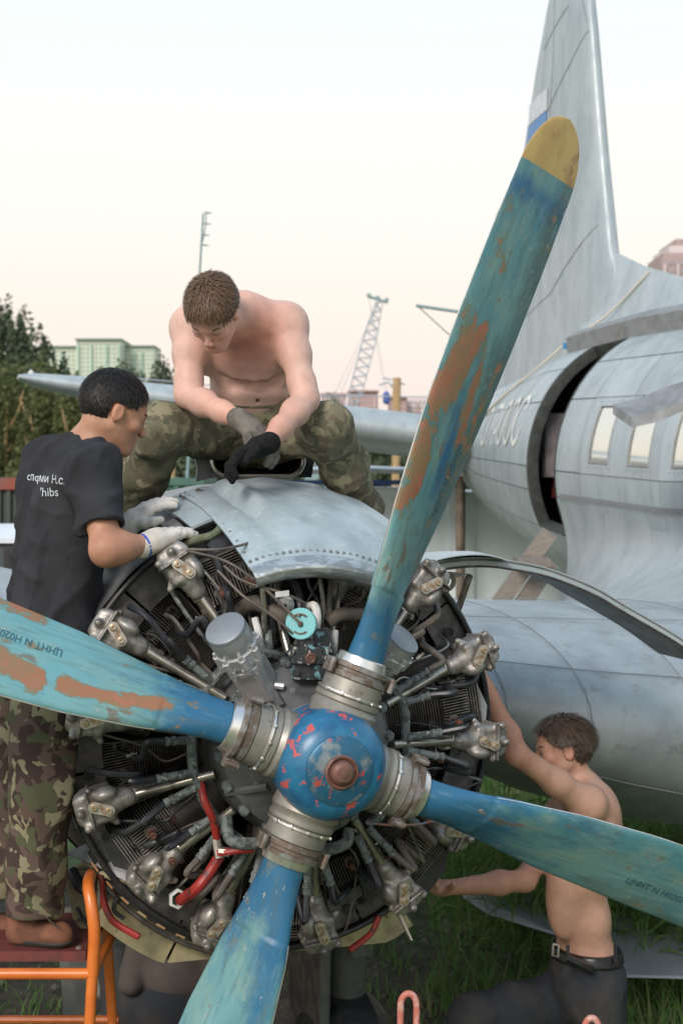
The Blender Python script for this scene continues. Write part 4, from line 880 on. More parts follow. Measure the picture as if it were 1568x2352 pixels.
part('scoop_bracket', MB().prism([icp(x, y, .03) for x, y in q], AFT*.02), M['panelgrey'], scp, smooth=False)
part('scoop_bolt', MB().lathe(icp(-.185, .025, .03), -AFT, [(-.01, .02), (.004, .02), (.004, .013), (-.004, .012), (-.004, 0)], 16), M['soot'], scp)
part('scoop_bracket', MB().prism([icp(x, y, .05) for x, y in ((.165, .03), (.215, .0), (.205, -.06), (.16, -.06))], AFT*.05), M['black'], scp, smooth=False)
# ---------------------------------------------------------------- opened cowl door on the right
arc = [(955, 1306), (985, 1295), (1060, 1284), (1120, 1283), (1170, 1289), (1240, 1302), (1300, 1322), (1370, 1352), (1430, 1388), (1500, 1428), (1568, 1470), (1650, 1530)]
ar = bez([E(x, y, .72) for x, y in arc], 4); P = np.array([[p, p+AFT*.2, p+AFT*.45] for p in ar])
cd_ = part('open_cowl_door', MB().slab(P, np.array((0, 0, -.008))), M['panelgrey'], plane, angle=50)
part('door_flange', MB().grid([[p+UP*.004, p-UP*.024-AFT*.0, p-UP*.024+AFT*.014] for p in ar]), M['alu'], cd_)
part('door_edge_seal', MB().tube([p-UP*.027-AFT*.003 for p in ar], .0045, 6), M['soot'], cd_)
ar2 = bez([E(x, y, .66) for x, y in [(972, 1306), (1000, 1290), (1060, 1278), (1120, 1278), (1170, 1290)]], 4)
part('louvre_panel', MB().slab(np.array([[p+UP*.006, p+AFT*.12+UP*.01, p+AFT*.3] for p in ar2]), np.array((0, 0, -.004))), M['cowl'], cd_)
lv = MB()
for k in range(4): lv.tube([E(1030+k*3, 1288-k*5, .70+.05*k), E(1062+k*3, 1283-k*5, .70+.05*k)], .003, 5)
part('louvre', lv, M['seam'], cd_)
part('prop_rod', MB().tube([E(1078, 1322, .78), E(1052, 1398, .85)], .012, 8), M['rustclamp'], cd_)
pb = MB().lathe(E(1022, 1335, .74), -AFT, [(0, .022), (0, .035), (.012, .035), (.012, .022)], 18); part('door_bracket', pb, M['soot'], cd_)
part('door_bracket', MB().prism([E(x, y, .76) for x, y in ((985, 1308), (1075, 1318), (1040, 1330), (1010, 1326))], AFT*.01), M['panelgrey'], cd_, smooth=False)
# cowl lip spur seen above the door (right)
mb = MB(); P = []
# wing flap bracket sticking in from the right
fl = [W(1450, 958, 9.6), W(1510, 945, 9.6), W(1572, 918, 9.5), W(1700, 880, 9.5)]
part('aerial_blade', MB().slab(np.array([[p, p+UP*.10+AFT*.28] for p in fl]), -UP*.07), M['panelgrey'], fuse)
# ---------------------------------------------------------------- landing gear
g0 = E(795, 2180, 1.6); g1 = g0-UP*1.0
gear = part('landing_gear_leg', MB().tube([g0+UP*.25, g1+UP*.45], .078, 20).tube([g1+UP*.5, g1+UP*.0], .05, 16), M['strut'], plane)
part('gear_fork', MB().box(g1+UP*.12, (.5, .16, .12), (LAT, AFT, UP)).box(g1+UP*.0+LAT*.24, (.05, .14, .4), (LAT, AFT, UP)).box(g1-LAT*.24, (.05, .14, .4), (LAT, AFT, UP)), M['strut'], gear)
wc = g1+UP*0; wc = np.array((wc[0], wc[1], .43))
part('wheel', MB().lathe(wc, LAT, [(-.14, .2), (-.15, .30), (-.13, .38), (-.07, .43), (.07, .43), (.13, .38), (.15, .30), (.14, .2)], 36), M['black'], gear)
part('gear_door', MB().prism([E(722, 2175, 1.5), E(752, 2175, 1.5), E(752, 2380, 1.45), E(745, 2500, 1.45), E(730, 2300, 1.48)], AFT*.5), M['soot'], gear, smooth=False)
part('gear_strut', MB().tube([E(748, 2180, 1.4), E(742, 2520, 1.4)], .02, 8), M['strut'], gear)
part('gear_bracket', MB().prism([E(800, 2175, 1.45), E(848, 2160, 1.45), E(856, 2195, 1.45), E(812, 2200, 1.45)], AFT*.08), M['strut'], gear, smooth=False)
part('gear_door', MB().prism([E(128, 2090, 1.5), E(190, 2080, 1.5), E(228, 2500, 1.3), E(165, 2560, 1.3)], AFT*.02), M['strut'], gear, smooth=False)
g3 = A(2*FL-0, 0, 1.6); part('nacelle', MB().lathe(A(2*FL, 0, 0), AFT, [(.3, .5), (.5, .7), (1.5, .76), (2.4, .72), (3.6, .58), (4.9, .34), (5.8, .08)], 32, close=True), M['alu'], plane)
secs = [wsec(FL+.8, 1.1, 5.2, 1.32, 2.28, -.2), wsec(2*FL, 1.5, 4.3, 1.95, 2.40, -.05), wsec(2*FL+5, 1.9, 3, 2.3, 2.7, .05), wsec(2*FL+10.5, 2.8, 1.0, 2.92, 3.02, .0)]
part('wing', loft(secs), M['wing'], plane, angle=60)
gg = A(2*FL, -.7, 1.9); part('landing_gear_leg', MB().tube([gg, np.array((gg[0], gg[1], .43))], .07, 12), M['strut'], plane)
part('wheel', MB().lathe(np.array((gg[0], gg[1], .43)), LAT, [(-.14, .2), (-.15, .30), (-.13, .38), (-.07, .43), (.07, .43), (.13, .38), (.15, .30), (.14, .2)], 28, close=True), M['black'], plane)
gg = A(FL, -.5, -4); part('nose_leg', MB().tube([gg, np.array((gg[0], gg[1], .35))], .06, 12).lathe(np.array((gg[0], gg[1], .35)), LAT, [(-.1, .1), (-.1, .3), (0, .35), (.1, .3), (.1, .1)], 24, close=True), M['strut'], plane)
# ================================================================== PEOPLE
def skin_mat(name):
    m = mat(name, None, None, attr='Col', rough=.5, spec=.35); t = m.node_tree; b = t.nodes['Principled BSDF']
    b.inputs['Subsurface Weight'].default_value = .12; b.inputs['Subsurface Radius'].default_value = (.012, .005, .003); b.inputs['Subsurface Scale'].default_value = 1.0
    tc = N(t, 'ShaderNodeTexCoord'); n = N(t, 'ShaderNodeTexNoise'); n.inputs['Scale'].default_value = 13; n.inputs['Detail'].default_value = 9; n.inputs['Roughness'].default_value = .65; t.links.new(tc.outputs['Object'], n.inputs[0])
    a = [q for q in t.nodes if q.type == 'ATTRIBUTE'][0]; mr = N(t, 'ShaderNodeMapRange'); mr.inputs[1].default_value = .3; mr.inputs[2].default_value = .7; mr.inputs[3].default_value = .80; mr.inputs[4].default_value = 1.12
    t.links.new(n.outputs[0], mr.inputs[0]); v = N(t, 'ShaderNodeVectorMath', operation='SCALE'); t.links.new(a.outputs['Color'], v.inputs[0]); t.links.new(mr.outputs[0], v.inputs['Scale']); t.links.new(v.outputs[0], b.inputs['Base Color'])
    bp = N(t, 'ShaderNodeBump'); bp.inputs['Strength'].default_value = .25; bp.inputs['Distance'].default_value = .002; n2 = N(t, 'ShaderNodeTexNoise'); n2.inputs['Scale'].default_value = 120; t.links.new(tc.outputs['Object'], n2.inputs[0]); t.links.new(n2.outputs[0], bp.inputs['Height']); t.links.new(bp.outputs[0], b.inputs['Normal'])
    return m
SKIN = skin_mat('skin')
def cloth(name, c1, c2, sc=8, wr=.35, **k): return mat(name, c1, c2, sc=sc, rough=.88, bump=wr, bsc=34, spec=.2, **k)
def camo(name, cols, scale, wr=.3, seed=0.0):
    m = bpy.data.materials.new(name); m.use_nodes = True; t = m.node_tree; b = t.nodes['Principled BSDF']; L = t.links.new; b.inputs['Roughness'].default_value = .9; b.inputs['Specular IOR Level'].default_value = .2
    tc = N(t, 'ShaderNodeTexCoord'); cur = None
    for i, (c, s, lo) in enumerate(cols):
        if cur is None: cur = lc(c); continue
        mp = N(t, 'ShaderNodeMapping'); mp.inputs['Location'].default_value = (i*7.3+seed, i*3.1, i*5.7); L(tc.outputs['Object'], mp.inputs[0])
        n = N(t, 'ShaderNodeTexNoise'); n.inputs['Scale'].default_value = scale*s; n.inputs['Detail'].default_value = 2.2; n.inputs['Roughness'].default_value = .45; n.inputs['Distortion'].default_value = .5; L(mp.outputs[0], n.inputs['Vector'])
        q = N(t, 'ShaderNodeMapRange'); q.inputs[1].default_value = lo; q.inputs[2].default_value = lo+.012; L(n.outputs[0], q.inputs[0])
        x = N(t, 'ShaderNodeMix', data_type='RGBA'); L(q.outputs[0], x.inputs[0])
        if isinstance(cur, tuple): x.inputs[6].default_value = cur
        else: L(cur, x.inputs[6])
        x.inputs[7].default_value = lc(c); cur = x.outputs[2]
    n = N(t, 'ShaderNodeTexNoise'); n.inputs['Scale'].default_value = 5; n.inputs['Detail'].default_value = 6; L(tc.outputs['Object'], n.inputs[0]); mr = N(t, 'ShaderNodeMapRange'); mr.inputs[1].default_value = .35; mr.inputs[2].default_value = .65; mr.inputs[3].default_value = .8; mr.inputs[4].default_value = 1.12; L(n.outputs[0], mr.inputs[0])
    v = N(t, 'ShaderNodeVectorMath', operation='SCALE'); L(cur, v.inputs[0]); L(mr.outputs[0], v.inputs['Scale']); L(v.outputs[0], b.inputs['Base Color'])
    n3 = N(t, 'ShaderNodeTexNoise'); n3.inputs['Scale'].default_value = 28; n3.inputs['Detail'].default_value = 5; L(tc.outputs['Object'], n3.inputs[0]); bp = N(t, 'ShaderNodeBump'); bp.inputs['Strength'].default_value = wr; bp.inputs['Distance'].default_value = .006; L(n3.outputs[0], bp.inputs['Height']); L(bp.outputs[0], b.inputs['Normal'])
    return m
def frame(f, u):
    f = norm(f); u = norm(np.array(u, float)-f*np.dot(f, u)); return np.array([np.cross(f, u), f, u])     # rows: person's right, forward, up
def head_sdf(s, C, ax, sc=1.0, jaw=1.0, nose=1.0):
    g = lambda x, y, z: C+sc*(x*ax[0]+y*ax[1]+z*ax[2]); e = lambda r: np.array(r)*sc
    s.ell(g(0, -.014, .035), e((.074, .095, .086)), ax, .03); s.ell(g(0, .03, .03), e((.062, .058, .060)), ax, .03)
    s.ell(g(0, .034, -.032), e((.056, .056, .074)), ax, .03)
    for q in (-1, 1):
        s.cone(g(q*.050, -.002, -.045), g(q*.022*jaw, .066, -.094), .017*jaw*sc, .017*sc, .03); s.ell(g(q*.040, .064, -.020), e((.021, .018, .017)), ax, .02)
        s.ell(g(q*.031, .103, .001), e((.016, .017, .0125)), ax, .012, 'sub'); s.ell(g(q*.031, .077, .000), e((.0145, .0145, .0125)), ax, .006)
        s.cone(g(q*.010, .086, .020), g(q*.044, .074, .018), .0085*sc, .007*sc, .014)
        s.ell(g(q*.010, .105, -.034), e((.0075, .010, .0065)), ax, .008)
        s.ell(g(q*.078, -.006, -.002), e((.0095, .0195, .031)), ax, .008); s.ell(g(q*.088, -.002, .002), e((.0065, .010, .019)), ax, .005, 'sub')
    s.ell(g(0, .074, -.094), e((.023, .019, .018)), ax, .02)
    s.cone(g(0, .084, .014), g(0, .108*nose, -.026), .0065*sc, .0085*sc, .012)
    s.ell(g(0, .078, -.060), e((.026, .018, .018)), ax, .015)
    s.cone(g(-.017, .088, -.056), g(.017, .088, -.056), .0065*sc, .0065*sc, .006); s.cone(g(-.014, .089, -.068), g(.014, .089, -.068), .0075*sc, .0075*sc, .006); s.cone(g(-.020, .098, -.0615), g(.020, .098, -.0615), .003*sc, .003*sc, .004, 'sub')
def head_cols(v, C, ax, base, sc=1.0, lip=(.50, .14, .12), flush=(1.12, .80, .78), fl=.5):
    q = (v-C)@ax.T/sc; x, y, z = q[:, 0], q[:, 1], q[:, 2]; c = np.tile(np.array(base, float), (len(v), 1)); G = lambda a, b, r: np.exp(-(a**2+b**2)/r**2)
    ins = ((np.abs(x) < .1) & (y > -.1) & (y < .14) & (z > -.12) & (z < .14)).astype(float)
    f = ins*(y > .03)*(.5*G(np.abs(x)-.04, z+.03, .04)+.35*G(x, z+.028, .016)*(y > .09)+.5*G(x, z-.05, .05)+.5*G(x, z+.09, .03)); f = np.clip(f*fl*1.6, 0, 1)
    f = np.maximum(f, ins*(np.abs(x) > .070)*(np.abs(z) < .036)*(np.abs(y+.006) < .025)*.5*min(1, fl*2))
    c = c*(1+(np.array(flush)-1)*f[:, None])
    l = ins*(y > .07)*np.clip(1.4-((x/.019)**2+((z+.062)/.0095)**2), 0, 1)*.85; c = c*(1-l[:, None])+np.array(lip)*l[:, None]
    d = ins*(y > .06)*np.clip(1.5-(((np.abs(x)-.031)/.017)**2+((z-.001)/.006)**2)*1.0, 0, 1)*.5; c = c*(1-d[:, None])+c*np.array((.42, .30, .28))*d[:, None]
    return c
def hair_mesh(C, ax, col, n=4200, fr=.1, length=.045, sc=1.0, hl=.066, nape=-.055, seed=1, puff=1.0, side=-.03, down=.6, dark=.5, fringe=0.0, messy=.25):
    rng = np.random.default_rng(seed); cen = np.array((0, -.014, .035)); rad = np.array((.0785, .100, .091))*puff; V = []; Fc = []; Cc = []
    def ok(p):
        x, y, z = p
        if y > .045 and z < hl+fringe*0-.35*max(0, abs(x)-.035): return False
        if y > .008 and z < side+.04+(y-.008)*1.2: return False
        if z < side and y > -.012: return False
        if abs(x) > .062 and abs(y+.006) < .024 and z < .032: return False
        return z > nape
    k = 0
    while k < n:
        d = rng.normal(size=3); d /= np.linalg.norm(d)
        p = cen+rad*d
        if not ok(p): continue
        k += 1; nrm = norm(d/rad); cr = np.array((0.01, -.06, .125)); fl = p-cr; fl = fl-nrm*np.dot(fl, nrm); fl = fl/(np.linalg.norm(fl)+.01)
        dn = np.array((0, -.25 if p[1] < .03 else .1, -1.)); dn -= nrm*np.dot(dn, nrm); fl = norm(fl*(1-down)+dn*down+rng.normal(size=3)*messy); fl = fl-nrm*np.dot(fl, nrm)
        Ln = length*(.6+.7*rng.random())*(1.0 if p[2] > .05 else .75); ear = abs(p[0]) > .05 and -.045 < p[1] < .03 and p[2] < .075; Ln = min(Ln, max(.010, (p[2]-.02)*.9)) if ear else Ln; Ln = min(Ln, fr) if (p[1] > .03 and p[2] < .105) else Ln; w = .0016+.0012*rng.random(); sd = norm(np.cross(fl, nrm)); base = len(V); lift = (.010+.010*rng.random())*min(1, (length/.042)**1.5)*(.4+2*messy)
        tone = (1-dark*.5+dark*rng.random())
        for i in range(5):
            t = i/4; q = p+fl*Ln*t+nrm*(lift*math.sin(PI*min(t*1.1, 1)*.6)-.002); q2 = (q-cen)/rad; m_ = np.linalg.norm(q2)
            if m_ < 1.01+.02: q = cen+rad*q2/m_*(1.03+.03*rng.random())
            ww = w*(1-t*.75); V += [q-sd*ww, q+sd*ww]; tt = tone*(.8+.35*t); Cc += [tt, tt]
        for i in range(4): a = base+2*i; Fc.append((a, a+1, a+3, a+2))
    V = np.array(V)*sc@ax+C; Cc = np.array(Cc)[:, None]*np.array(col)[None]
    return V, np.array(Fc), Cc
def hair_cap(C, ax, col, sc=1.0, hl=.066, nape=-.055, puff=1.0, side=-.03):
    s = SDF(C-.15, C+.15, .005); g = lambda x, y, z: C+sc*(x*ax[0]+y*ax[1]+z*ax[2]); s.ell(g(0, -.014, .035), np.array((.0785, .100, .0915))*puff*sc, ax, .01)
    v, f = s.mesh(); q = (v-C)@ax.T/sc; x, y, z = q[:, 0], q[:, 1], q[:, 2]
    keep = ~((y > .045) & (z < hl-.35*np.maximum(0, np.abs(x)-.035))) & ~((y > .008) & (z < side+.04+(y-.008)*1.2)) & ~((z < side) & (y > -.012)) & ~((np.abs(x) > .062) & (np.abs(y+.006) < .024) & (z < .032)) & (z > nape)
    f = f[keep[f].all(1)]; return v, f, np.tile(np.array(col)*.6, (len(v), 1))
HAIRM = mat('hair', None, None, attr='Col', rough=.5, spec=.4)
def add_hair(C, ax, col, parent, **k):
    a = {q: k[q] for q in ('sc', 'hl', 'nape', 'puff', 'side') if q in k}; v1, f1, c1 = hair_cap(C, ax, col, **a); v2, f2, c2 = hair_mesh(C, ax, col, **k)
    me = np_mesh('hair', np.concatenate([v1, v2]), np.concatenate([f1, f2+len(v1)]), HAIRM, np.concatenate([c1, c2])); return part('hair', me, None, parent)
def brows(C, ax, col, parent, sc=1.0):
    mb = MB(); rng = random.Random(2)
    for q in (-1, 1):
        for k in range(70):
            t = rng.random(); p = C+sc*(q*(.013+.032*t)*ax[0]+(.0935-.016*t*t)*ax[1]+(.019+.007*sin(t*2.6)+rng.uniform(-.003, .003))*ax[2]); d = norm(q*ax[0]*.8+ax[2]*.3)*.009; w_ = ax[2]*.0009; mb.add([p-w_, p+w_, p+d+w_*.3, p+d-w_*.3], [(0, 1, 2, 3)])
    part('eyebrows', mb, col, parent, smooth=False, recalc=False)
EYEM = mat('eye', None, None, attr='Col', rough=.15)
def eyes(C, ax, parent, look, sc=1.0, both=(1, -1), iris=(.06, .04, .02)):
    for q in both:
        c = C+sc*(q*.031*ax[0]+.0785*ax[1]+.0005*ax[2]); V = []; Fa = []; Cl = []; L_ = norm(look)
        for i in range(13):
            for j in range(20):
                a, b = PI*i/12, 2*PI*j/20; d = np.array((sin(a)*cos(b), sin(a)*sin(b), cos(a))); V.append(c+d*.0128*sc); dd = np.dot(d, L_); Cl.append((.01, .01, .01) if dd > .97 else (iris if dd > .86 else (.62, .58, .55)))
        Fa = np.array([(i*20+j, (i+1)*20+j, (i+1)*20+(j+1) % 20, i*20+(j+1) % 20) for i in range(12) for j in range(20)]); part('eye', np_mesh('eye', np.array(V), Fa, EYEM, np.array(Cl)), None, parent)
        lid = MB(); 
        lid.tube([c+sc*(q*x*ax[0]+(.0128*cos(x*70)*1.0+.0008)*ax[1]+(.0048-18*x*x)*ax[2]) for x in np.linspace(-.013, .013, 9)], .0012, 5); part('eyelid', lid, bpy.data.materials['hair_line'] if 'hair_line' in bpy.data.materials else mat('hair_line', (.03, .02, .015), rough=.7), parent)
def hand(s, wr, d, nrm, side, curl=.5, sz=1.0, inf=0.0, k=.008, spread=.12, curls=None, thumb=1.0):
    """d: towards the fingers, nrm: out of the palm, side: towards the thumb"""
    d = norm(d); nrm = norm(np.array(nrm)-d*np.dot(nrm, d)); side = norm(np.array(side)-d*np.dot(side, d)-nrm*np.dot(side, nrm)); ax = np.array([side, d, nrm])
    s.rbox(wr+d*.052*sz, np.array((.040, .050, .0145))*sz+inf, .0135*sz, ax, .015); s.cone(wr-d*.02*sz, wr+d*.03*sz, .026*sz+inf, .026*sz+inf, .02); s.ell(wr+d*.03*sz+side*.022*sz+nrm*.008, np.array((.017, .03, .015))*sz+inf, ax, .012)
    for i, (o, L_) in enumerate(((.030, .95), (.0105, 1.05), (-.0095, 1.0), (-.029, .8))):
        p = wr+d*(.090-.004*abs(i-1))*sz+side*o*sz; dd = norm(d+side*spread*(1.2-i*.8)); cu = curl if curls is None else curls[i]; a = cu*.55; r = .0098*sz*(1 if i < 3 else .88)+inf
        for L2, r2 in ((.042, .95), (.027, .9), (.022, .8)):
            v = dd*cos(a)+nrm*sin(a); q = p+v*L2*L_*sz; s.cone(p, q, r, r*r2/.95 if False else r*.94, k); p = q; r *= .93; a += cu*.85
    p = wr+d*.028*sz+side*.030*sz; v = norm(d*.62+side*.72+nrm*.25); r = .0125*sz+inf
    for L2 in (.038, .030, .024):
        q = p+v*L2*sz*thumb; s.cone(p, q, r, r*.92, k); p = q; r *= .92; v = norm(v+d*.25+nrm*.22*curl-side*.1)
def bounds(pts, m): P = np.array(pts); return P.min(0)-m, P.max(0)+m
def finish(name, s, material, parent, col=None, fl=None, sm=1, label=None):
    v, f = s.mesh(); v = smooth_v(v, f, sm, .5) if sm else v
    if fl: v = fold(v, f, **fl); v = smooth_v(v, f, 1, .3)
    c = col(v) if callable(col) else col
    return part(name, np_mesh(name, v, f, material, c), None, parent, label=label), v, f
HB = .005

# ---------------------------------------------------------------- A: the bare-chested man sitting on the nacelle
gA = E(592, 1010, 1.5)
manA = thing('person', 'shirtless man in green camouflage trousers and work gloves sitting on the engine', 'person', (gA[0], gA[1], gA[2]))
hC = W(490, 720, 4.56); hX = frame((-.17, -.50, -.85), (-.17, -.82, .5))
shR, shL = W(442, 752, 4.80), W(655, 745, 4.80)        # his right is at picture left
elR, elL = W(432, 908, 4.70), W(703, 918, 4.68)
wrR, wrL = W(556, 968, 4.52), W(612, 1020, 4.46)
nk = W(560, 722, 4.74); pel = W(585, 975, 5.08)
tA = np.array([(1, 0, 0), norm((0, -.8, -.35)), norm((0, -.35, .8))])
lo, hi = bounds([hC-.16, hC+.16, shR, shL, elR, elL, wrR, wrL, pel-.2, pel+.2], .1); s = SDF(lo, hi, HB)
s.ell(W(578, 800, 4.86), (.170, .115, .15), tA, .05); s.ell(W(583, 872, 4.95), (.150, .125, .11), None, .05); s.ell(W(585, 925, 5.0), (.158, .135, .09), None, .05); s.ell(pel, (.165, .14, .12), None, .05)
s.ell(W(528, 800, 4.80), (.080, .05, .07), tA, .04); s.ell(W(618, 795, 4.80), (.082, .05, .075), tA, .04)
s.ell(W(585, 905, 4.93), (.135, .10, .042), None, .02); s.ell(W(585, 868, 4.89), (.13, .09, .038), None, .02)
s.cone(nk+UP*.0, shR, .064, .058, .06); s.cone(nk, shL, .066, .060, .06); s.cone(nk-UP*.03+np.array((0, .05, 0)), hC+hX[2]*-.05-hX[1]*.025, .060, .056, .04)
for sh, el, wr, q in ((shR, elR, wrR, -1), (shL, elL, wrL, 1)):
    s.ell(sh+np.array((q*.010, 0, .0)), (.060, .060, .066), None, .05); s.chain([(sh, .054), (sh*.6+el*.4+np.array((q*.004, -.004, 0)), .049), (sh*.2+el*.8, .040), (el, .039)], .04)
    s.chain([(el, .039), (el*.72+wr*.28, .0415), (el*.35+wr*.65, .033), (wr, .0265)], .03); s.cone(wr, wr+norm(wr-el)*.015, .025, .023, .02)
s.ell(W(470, 800, 4.84), (.03, .05, .09), None, .04)
for pts, rr_ in (([(505, 878), (535, 886), (570, 882), (600, 890), (635, 884), (655, 872)], .010), ([(512, 856), (550, 864), (600, 866), (650, 858)], .006)):      # belly creases
    for a, b in zip(pts[:-1], pts[1:]): s.cone(W(*a, 4.822), W(*b, 4.822), rr_, rr_, .025, 'sub')
s.ell(W(592, 915, 4.855), (.006, .012, .014), None, .01, 'sub')
head_sdf(s, hC, hX, .94, 1.05)
def colA(v):
    c = head_cols(v, hC, hX, (.70, .455, .375), sc=.94, lip=(.50, .19, .16), flush=(1.08, .74, .70), fl=.75)
    G = lambda px, py, r, a: a*np.exp(-(((784+F*v[:, 0]/v[:, 1]-px)**2+(1090-F*(v[:, 2]-CAM_Z)/v[:, 1]-py)**2)/r**2))*(v[:, 1] < 4.95)
    P = lambda X, r: np.exp(-((v-X)**2).sum(1)/r**2)
    ch = P(W(570, 775, 4.75), .13)*1.0+P(W(600, 745, 4.74), .08)*.6; c = c*(1-ch[:, None]*(1-np.array((.92, .72, .68))))
    for sh, el, wr in ((shR, elR, wrR), (shL, elL, wrL)):
        t = np.clip(((v-el)@(wr-el))/np.dot(wr-el, wr-el), 0, 1); near = np.exp(-(((v-(el+t[:, None]*(wr-el)))**2).sum(1))/.07**2)*(.35+.65*t); c = c*(1-near[:, None]*(1-np.array((.95, .76, .70))))
    dirt = P(W(575, 812, 4.74), .05)*.6+P(W(540, 805, 4.74), .03)*.5+P(W(617, 772, 4.72), .018)*.5+P(W(620, 805, 4.75), .03)*.5+P(W(460, 892, 4.66), .018)*.4
    dirt = np.clip(dirt, 0, .75); return c*(1-(dirt*.85)[:, None]*(1-np.array((.42, .36, .36))))
bodyA, vA, fA = finish('body', s, SKIN, manA, colA)
add_hair(hC, hX, (.135, .080, .048), manA, n=8000, sc=.94, length=.038, hl=.060, seed=4, puff=1.0, messy=.26, down=.3, dark=.7)
brows(hC, hX, mat('eyebrow_light', (.16, .09, .05), rough=.8), manA, .94)
def stubble(): pass
# trousers
hpR, hpL = W(548, 985, 5.06), W(632, 985, 5.06); knR, knL = W(372, 985, 4.74), W(748, 985, 4.78); anR, anL = W(292, 1200, 4.98), W(832, 1170, 5.1)
lo, hi = bounds([hpR, hpL, knR, knL, anR, anL, pel], .16); s = SDF(lo, hi, .006)
s.ell(pel+UP*-.02, (.185, .155, .13), None, .06); s.ell(W(588, 958, 5.02), (.175, .14, .06), None, .05)
for hp, kn, an, q in ((hpR, knR, anR, -1), (hpL, knL, anL, 1)):
    s.chain([(hp, .104), (hp*.5+kn*.5, .092), (kn, .079)], .05); s.ell(kn+np.array((q*.006, -.01, .006)), (.080, .076, .080), None, .04); s.chain([(kn, .078), (kn*.5+an*.5, .076), (an, .070)], .04)
wz = W(585, 918, 4.95)[2]
s.plane((0, 0, wz), (0, 0, 1), pel-np.array((.24, .24, .02)), pel+np.array((.24, .24, .3)))
CAMA = camo('camouflage_faded', [((.185, .172, .115), 1, 0), ((.145, .118, .085), 1.0, .52), ((.115, .112, .074), 1.2, .545), ((.265, .24, .155), 1.5, .575)], 15)
trA, vt, ft = finish('trousers', s, CAMA, manA, fl=dict(amp=.016, k=38, seed=3, dirv=(.3, 0, 1), st=.6), sm=2)
wb = SDF(W(585, 925, 5.0)-np.array((.25, .25, .08)), W(585, 925, 5.0)+np.array((.25, .25, .08)), .005); c_ = W(585, 925, 5.01); wb.ell(c_, (.176, .155, .12), None, .01)
wb.plane((0, 0, wz+.006), (0, 0, 1)); wb.plane((0, 0, wz-.034), (0, 0, -1)); finish('waistband', wb, CAMA, trA, sm=1)
# gloves
s = SDF(wrL-.2, wrL+.2, .004); hd = norm(W(535, 1052, 4.42)-wrL); hand(s, wrL+hd*.01, hd, (-.25, -.25, -.9), (.0, -.9, .2), curl=.75, inf=.004, spread=.05); s.cone(wrL-hd*.012, wrL+hd*.03, .033, .034, .01)
finish('glove', s, mat('black_glove', (.012, .012, .013), (.02, .02, .02), sc=60, rough=.95, bump=.5, bsc=220, spec=.15), manA, fl=dict(amp=.002, k=150, seed=1), label='black knitted glove')
s = SDF(wrR-.2, wrR+.2, .004); hd = norm(W(606, 1003, 4.50)-wrR); hand(s, wrR+hd*.01, hd, (-.2, .3, -.9), (.1, -.9, .3), curl=.7, inf=.004, spread=.05); s.cone(wrR-hd*.018, wrR+hd*.03, .034, .036, .01)
finish('glove', s, mat('grey_glove', (.20, .18, .155), (.11, .10, .085), sc=20, rough=.95, bump=.6, bsc=200, spec=.15), manA, fl=dict(amp=.002, k=150, seed=2), label='dirty grey knitted glove')
for an, q in ((anR, -1), (anL, 1)):
    s = SDF(an-.3, an+.3, .008); s.cone(an+UP*-.02, an-UP*.13, .06, .055, .02); s.cone(an-UP*.15, an-UP*.16+np.array((q*.03, -.16, 0)), .05, .04, .03); finish('boot', s, M['black'], manA)

# ---------------------------------------------------------------- B: the man in the black T-shirt
footB = W(90, 2160, 4.3); manB = thing('person', 'dark-haired man in black printed T-shirt and brown camouflage trousers standing on the orange work stand', 'person', footB)
hC = W(262, 948, 4.36); hX = frame((.84, .36, -.36), (.36, .12, .92))
nk = W(203, 1030, 4.38); shR, shL = W(212, 1078, 4.21), W(160, 1062, 4.55); elR, elL = W(245, 1262, 4.10), W(228, 1250, 4.52); wrR, wrL = W(338, 1250, 4.20), W(288, 1214, 4.50)
fB = norm((.80, .58, 0)); upB = norm((.12, 0, 1)); tB = frame(fB, upB); pel = W(98, 1490, 4.37)
lo, hi = bounds([hC-.15, hC+.15, shR, shL, elR, elL, wrR, wrL, pel-.1], .12); s = SDF(lo, hi, HB)
s.ell(W(150, 1165, 4.37), (.155, .115, .18), tB, .05); s.ell(W(125, 1320, 4.37), (.145, .11, .15), tB, .05); s.ell(pel, (.15, .11, .11), tB, .05)
s.cone(nk, shR, .058, .055, .05); s.cone(nk, shL, .058, .055, .05); s.cone(nk-upB*.02, hC-hX[2]*.05-hX[1]*.03, .058, .054, .035)
for sh, el, wr in ((shR, elR, wrR), (shL, elL, wrL)):
    s.chain([(sh, .055), (sh*.5+el*.5, .048), (el, .041)], .04); s.ell(el+np.array((0, -.004, -.006)), (.038, .038, .04), None, .03); s.chain([(el, .040), (el*.65+wr*.35, .042), (wr, .028)], .03); s.cone(wr, wr+norm(wr-el)*.02, .025, .025, .02)
head_sdf(s, hC, hX, 1.0, 1.0)
def colB(v):
    c = head_cols(v, hC, hX, (.46, .245, .16), lip=(.34, .12, .09), flush=(1.08, .85, .82), fl=.4); P = lambda X, r: np.exp(-((v-X)**2).sum(1)/r**2)
    e = P(elR, .06)*.6; c = c*(1-e[:, None]*(1-np.array((1.2, .95, .95)))); q = (v-hC)@hX.T; st = (q[:, 1] > .02)*(q[:, 2] < -.03)*(q[:, 2] > -.13)*(np.abs(q[:, 0]) < .07)*.3; return c*(1-st[:, None]*.35)
finish('body', s, SKIN, manB, colB)
add_hair(hC, hX, (.016, .013, .012), manB, n=8000, length=.026, hl=.062, nape=-.05, seed=9, puff=1.02, messy=.22, down=.5, dark=.9)
brows(hC, hX, mat('eyebrow_dark', (.012, .01, .009), rough=.8), manB); eyes(hC, hX, manB, hX[1]-hX[2]*.5, both=(1,))
s = SDF(*bounds([shR, shL, elR-UP*-.0, pel-UP*.15, nk, W(40, 1400, 4.4)], .16), .006)     # T-shirt
